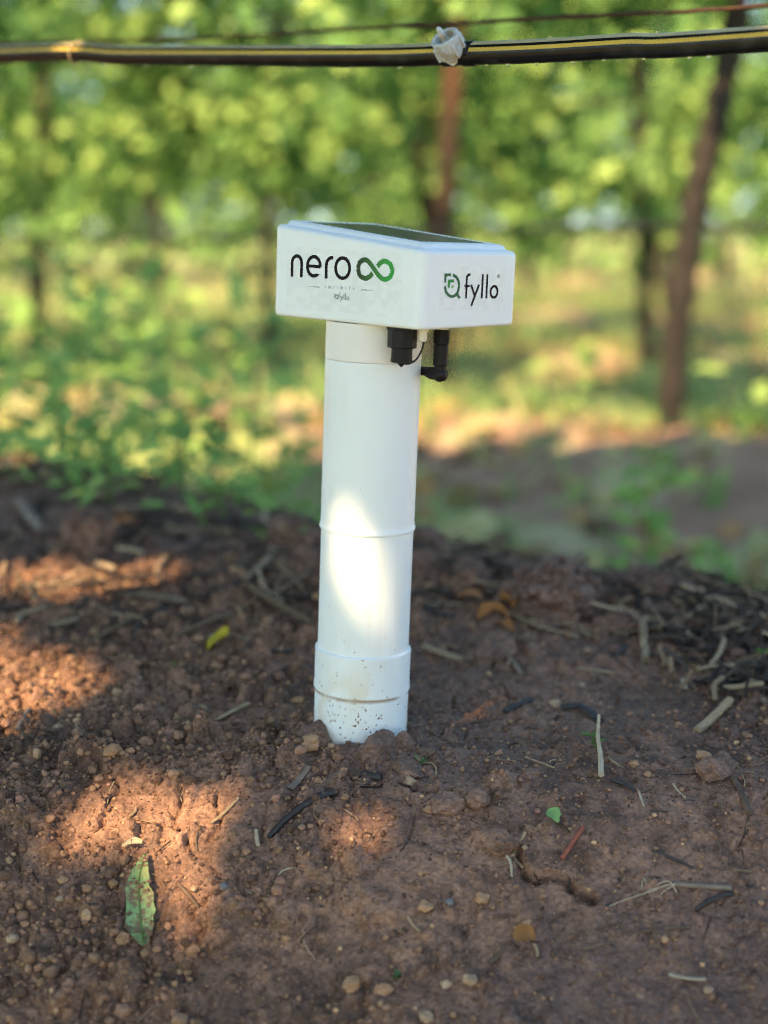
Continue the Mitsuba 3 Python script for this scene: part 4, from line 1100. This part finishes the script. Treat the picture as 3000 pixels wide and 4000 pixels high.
# the leafy trellis roof over the bed, out of the frame, whose gaps let the flecks of sun through
GAPS = [(-.39, 1.62, .01, .050), (-.345, 1.60, .008, .038), (-.41, 1.56, .003, .046), (-.37, 1.53, .002, .030), (-.40, 1.48, 0, .03), (-.397, 1.655, .013, .030), (-.378, 1.567, .005, .024), (-.37, 1.668, .015, .022), (-.433, 1.76, .025, .012), (-.454, 1.938, .052, .026), (-.423, 1.973, .057, .016), (-.379, 1.91, .048, .018), (-.339, 1.917, .05, .021), (-.299, 1.925, .051, .024), (-.279, 1.97, .058, .013),
        (-.474, 1.913, .047, .016), (-.36, 2.149, .081, .014), (-.236, 1.373, -.011, .009), (-.247, 1.341, -.023, .010), (-.263, 1.314, -.039, .008), (-.160, 1.342, -.019, .008), (-.168, 1.316, -.032, .012), (-.174, 1.293, -.047, .013), (-.169, 1.268, -.064, .012), (-.158, 1.246, -.080, .009),
        (-.011, 1.314, -.025, .009), (-.018, 1.292, -.037, .007), (-.034, 1.845, .041, .008), (-.58, 2.55, .13, .05), (-.70, 2.60, .13, .05),
        (-.027, 1.407, .218, .003), (-.028, 1.407, .205, .005), (-.034, 1.407, .194, .005), (-.039, 1.407, .184, .004), (-.022, 1.407, .188, .004), (-.015, 1.407, .167, .004), (-.012, 1.407, .152, .003),  (-.345, 1.846, .674, .012)]
rrng = np.random.default_rng(31)
n = 5400
P = np.column_stack([rrng.uniform(-1.75, .25, n), rrng.uniform(-.45, 2.75, n), rrng.normal(1.55, .10, n)])
P = P[(P[:, 0] < -.32) | (P[:, 1] > 1.5 + 2.2 * np.maximum(P[:, 0] + .1, 0))]
n = len(P)
size = rrng.uniform(.09, .14, n)
for it in range(5):
    for gxp, gyp, gzp, gr in GAPS:
        d = P - [gxp, gyp, gzp]
        a = d @ SUN
        perp = d - a[:, None] * SUN
        dist = np.linalg.norm(perp, axis=1)
        need = gr + size * .56 + .004
        hitm = dist < need
        P[hitm] += perp[hitm] / (dist[hitm, None] + 1e-6) * (need[hitm] - dist[hitm])[:, None]
bad = np.zeros(n, bool)
for gxp, gyp, gzp, gr in GAPS:
    d = P - [gxp, gyp, gzp]
    dist = np.linalg.norm(d - (d @ SUN)[:, None] * SUN, axis=1)
    bad |= dist < gr + size * .40
G_ = P - SUN * (P[:, 2:] / SUN[2])
bad |= (G_[:, 1] > 2.55) & (G_[:, 0] < .05) & (rrng.random(n) < .2)
P, size = P[~bad], size[~bad]
m, c_ = leaves(P, size, SUN * .9 + np.array([0, 0, .4]) + rrng.normal(0, .38, P.shape), leaf_cols(len(P), rrng, .1), rrng)
scene['vine_canopy'] = mikit.ply(m, 'vine_leaf', smooth=True, color=c_)
labels['vine_canopy'] = {'label': 'leafy vine canopy spread overhead above the bed', 'category': 'foliage', 'kind': 'stuff'}

# ------------------------------------------------------------------ weeds and grass
wrng = np.random.default_rng(9)
WT = np.array([[0, 0, 0], [.20, .25, .02], [.24, .55, 0], [0, 1, -.10], [-.24, .55, 0], [-.20, .25, .02], [0, .5, -.06]])
WF = np.array([[6, 0, 1], [6, 1, 2], [6, 2, 3], [6, 3, 4], [6, 4, 5], [6, 5, 0]])
WCOL = [(.20, .35, .10), (.28, .46, .13), (.37, .54, .15), (.54, .60, .15)]
weed_ply = []
for c_ in WCOL:
    m = trimesh.Trimesh(WT, WF, process=False)
    weed_ply.append(mikit.ply(m, 'weed_leaf', smooth=True, color=tint(m, c_)))


def weed(label, x, y, h, nleaf, size, spread, lean=(0., 0.), wide=1., group=None):
    if x < 0 and y > 2.7 and nleaf > 20:
        h, nleaf, spread = h * 1.45, int(nleaf * 1.9), spread * 1.15
    k = thing('weed', label, 'weed', group)
    g = max(float(ground_h(x, y)), float(bed_base(x, y)) if 0 < y < 4 else -9)
    b = np.array([x, y, g - .02])
    top = b + [lean[0], lean[1], h]
    axis = curve([b, (b + top) / 2 + [lean[0] * .2, 0, 0], top], 8)
    part(k, 'stem', tube(axis, np.linspace(.0045, .002, len(axis)), 6), 'stem_green', smooth=60)
    for j in range(nleaf):
        s = wrng.uniform(.12, 1)
        p0 = axis[int(s * (len(axis) - 1))]
        a = wrng.uniform(0, 6.283)
        d = np.array([math.cos(a), math.sin(a), wrng.uniform(-.15, .7)])
        d /= np.linalg.norm(d)
        o = p0 + d * spread * wrng.uniform(0, 1) * (1.1 - .6 * s)
        u = d + wrng.normal(0, .35, 3)
        u /= np.linalg.norm(u)
        nn = np.array([0, -.25, 1]) + wrng.normal(0, .45, 3)
        nn = nn - u * (nn @ u)
        nn /= np.linalg.norm(nn)
        L = size * wrng.uniform(.6, 1.25)
        M = frame(o, np.cross(u, nn) * L * wide, u * L, nn * L)
        key, q = k + '__leaf', 0
        while key in scene:
            q += 1
            key = f'{k}__leaf_{q:03d}'
        scene[key] = {**weed_ply[wrng.choice(4, p=[.36, .36, .23, .05])], 'to_world': T(M.tolist())}
    return k


nl = 1300
X, Y = wrng.uniform(-2.6, 2.6, nl), 2.6 + 6.5 * wrng.random(nl) ** 1.4
ok = (X > 0) | (Y > 6.5) | (wrng.random(nl) < .3)
X, Y = X[ok], Y[ok]
nl = len(X)
LC = np.array([[.42, .25, .11], [.50, .40, .18], [.34, .26, .11], [.52, .46, .22], [.16, .12, .07]])[wrng.integers(0, 5, nl)] * wrng.uniform(.7, 1.3, (nl, 1))
m, c_ = leaves(np.column_stack([X, Y, np.maximum(ground_h(X, Y), -9) + .018]), wrng.uniform(.05, .12, nl), np.array([0, -.3, 1]) + wrng.normal(0, .45, (nl, 3)), LC, wrng)
scene['fallen_leaves'] = mikit.ply(m, 'dry_leaf', smooth=True, color=c_)
labels['fallen_leaves'] = {'label': 'dry fallen leaves strewn over the alley floor', 'category': 'fallen leaves', 'kind': 'stuff'}

WEEDS = [('tall thin weed with a bare stem left of the white box', -.315, 3.0, .52, 14, .066, .06, (.075, 0), 1.1), ('bushy weed at the left edge behind the bed', -.80, 3.25, .26, 34, .066, .18, (0, 0), 1), ('low leafy weed on the back of the bed at the left', -.50, 2.36, .14, 34, .050, .14, (.02, -.02), .9),
         ('weed with feathery pale leaves spreading over the bed', -.40, 2.27, .11, 34, .048, .14, (.01, -.05), .7), ('dense weed in the middle of the left clump', -.60, 3.05, .32, 40, .070, .19, (.02, 0), 1), ('tall bushy weed behind the left clump', -.72, 3.7, .48, 44, .085, .24, (.03, 0), 1), ('tall weed with blue green leaves behind the tall thin weed', -.36, 3.5, .42, 34, .085, .19, (.02, 0), 1.1),
         ('small bright weed on the ridge left of the pipe', -.225, 2.19, .07, 20, .038, .08, (0, -.02), .9), ('tiny bright weed on the ridge next to the pipe', -.130, 2.11, .045, 16, .032, .07, (.02, -.02), .8), ('leafy weed just behind the ridge left of the pipe', -.21, 2.85, .22, 26, .060, .14, (0, 0), 1), ('yellowish weed behind the small bright weed', -.30, 2.33, .12, 22, .046, .09, (0, 0), .8),
         ('wide weed between the left edge and the dense weed', -.74, 2.85, .22, 34, .06, .17, (0, 0), 1), ('leafy weed in front of the tall weed with blue green leaves', -.42, 2.95, .28, 34, .064, .17, (0, 0), 1), ('weed standing tall at the left edge far behind the bed', -1.02, 4.0, .42, 34, .085, .22, (0, 0), 1), ('tall weed in front of the trunk near the left edge', -.98, 4.9, .50, 34, .10, .26, (.02, 0), 1), ('tall weed behind the tall thin weed to its left', -.62, 4.6, .46, 34, .095, .25, (0, 0), 1),
         ('upright weed standing alone in the alley right of the pipe', .475, 2.95, .35, 56, .060, .045, (.03, 0), 1.1), ('low weed beside the ridge right of the pipe', .20, 2.75, .12, 26, .052, .14, (0, 0), .9), ('low weed at the right edge behind the straw heap', .66, 2.75, .12, 30, .052, .14, (0, 0), .9), ('small weed at the right edge of the alley', .70, 3.2, .14, 18, .052, .10, (0, 0), 1),
         ('low weed behind the pipe in the alley', .09, 3.1, .13, 24, .055, .15, (0, 0), 1), ('yellow green weed left of the foot of the nearest trunk', .52, 4.55, .26, 18, .075, .10, (0, 0), 1), ('big leaved weed right of the foot of the nearest trunk', .99, 4.35, .18, 20, .09, .13, (0, 0), 1.2), ('leafy weed below the white box behind the pipe', -.14, 3.7, .26, 22, .075, .16, (0, 0), 1)]
for w in WEEDS:
    weed(*w)
for k in range(26):
    y = 2.75 + 3.4 * wrng.random()
    x = wrng.uniform(-.05, .27 * y + .1) if k % 3 else wrng.uniform(-.27 * y, 0)
    weed('small blurred tuft of weeds on the alley floor ' + ('right of the white pipe' if x > 0 else 'left of the white pipe'), x, y, wrng.uniform(.05, .13), int(wrng.integers(9, 18)), wrng.uniform(.04, .06), wrng.uniform(.06, .11), (0., 0.), .9, 'weed tufts in the alley right of the pipe' if x > 0 else 'weed tufts in the alley left of the pipe')

# grass in the alleys
ng = 40000
X, Y = wrng.uniform(-4.6, 4.6, ng), 2.3 + 12.5 * wrng.random(ng) ** 1.25
ok = np.abs(X) < .26 * Y + .5
q = (Y - ROW_SLOPE * X - ROW0) / ROW_STEP
rowd = np.abs(q - np.round(q))
clump = fbm2(X, Y, .45, 61, 3)
ok &= wrng.random(ng) < sstep(.40, .60, clump + .25 * (rowd - .2) + .12 * (q > 1.4)) * np.where((q < .33), .2, np.where(q < .95, .22, 1.))
X, Y = X[ok], Y[ok]
Z = ground_h(X, Y)
n = len(X)
h, a = wrng.uniform(.05, .17, n) * (.7 + .5 * (Y > 5)), wrng.uniform(0, 6.28, n)
w = wrng.uniform(.004, .009, n)
lx, ly = wrng.normal(0, .05, n), wrng.normal(0, .05, n)
ca, sa = np.cos(a) * w, np.sin(a) * w
V = np.stack([np.stack([X - ca, Y - sa, Z - .01], -1), np.stack([X + ca, Y + sa, Z - .01], -1), np.stack([X + lx * .5 + ca * .7, Y + ly * .5 + sa * .7, Z + h * .6], -1), np.stack([X + lx * .5 - ca * .7, Y + ly * .5 - sa * .7, Z + h * .6], -1), np.stack([X + lx * 1.4, Y + ly * 1.4, Z + h], -1)], 1)
F = (np.array([[0, 1, 2], [0, 2, 3], [3, 2, 4]])[None] + (np.arange(n) * 5)[:, None, None]).reshape(-1, 3)
gc = np.where(wrng.random((n, 1)) < .2, np.array([[.46, .43, .21]]), np.array([[.24, .37, .14]])) * wrng.uniform(.6, 1.5, (n, 1))
scene['grass'] = mikit.ply(trimesh.Trimesh(V.reshape(-1, 3), F, process=False), 'weed_leaf', smooth=True, color=np.repeat(gc, 5, 0))
labels['grass'] = {'label': 'thin grass growing in the alleys between the vine rows', 'category': 'grass', 'kind': 'stuff'}
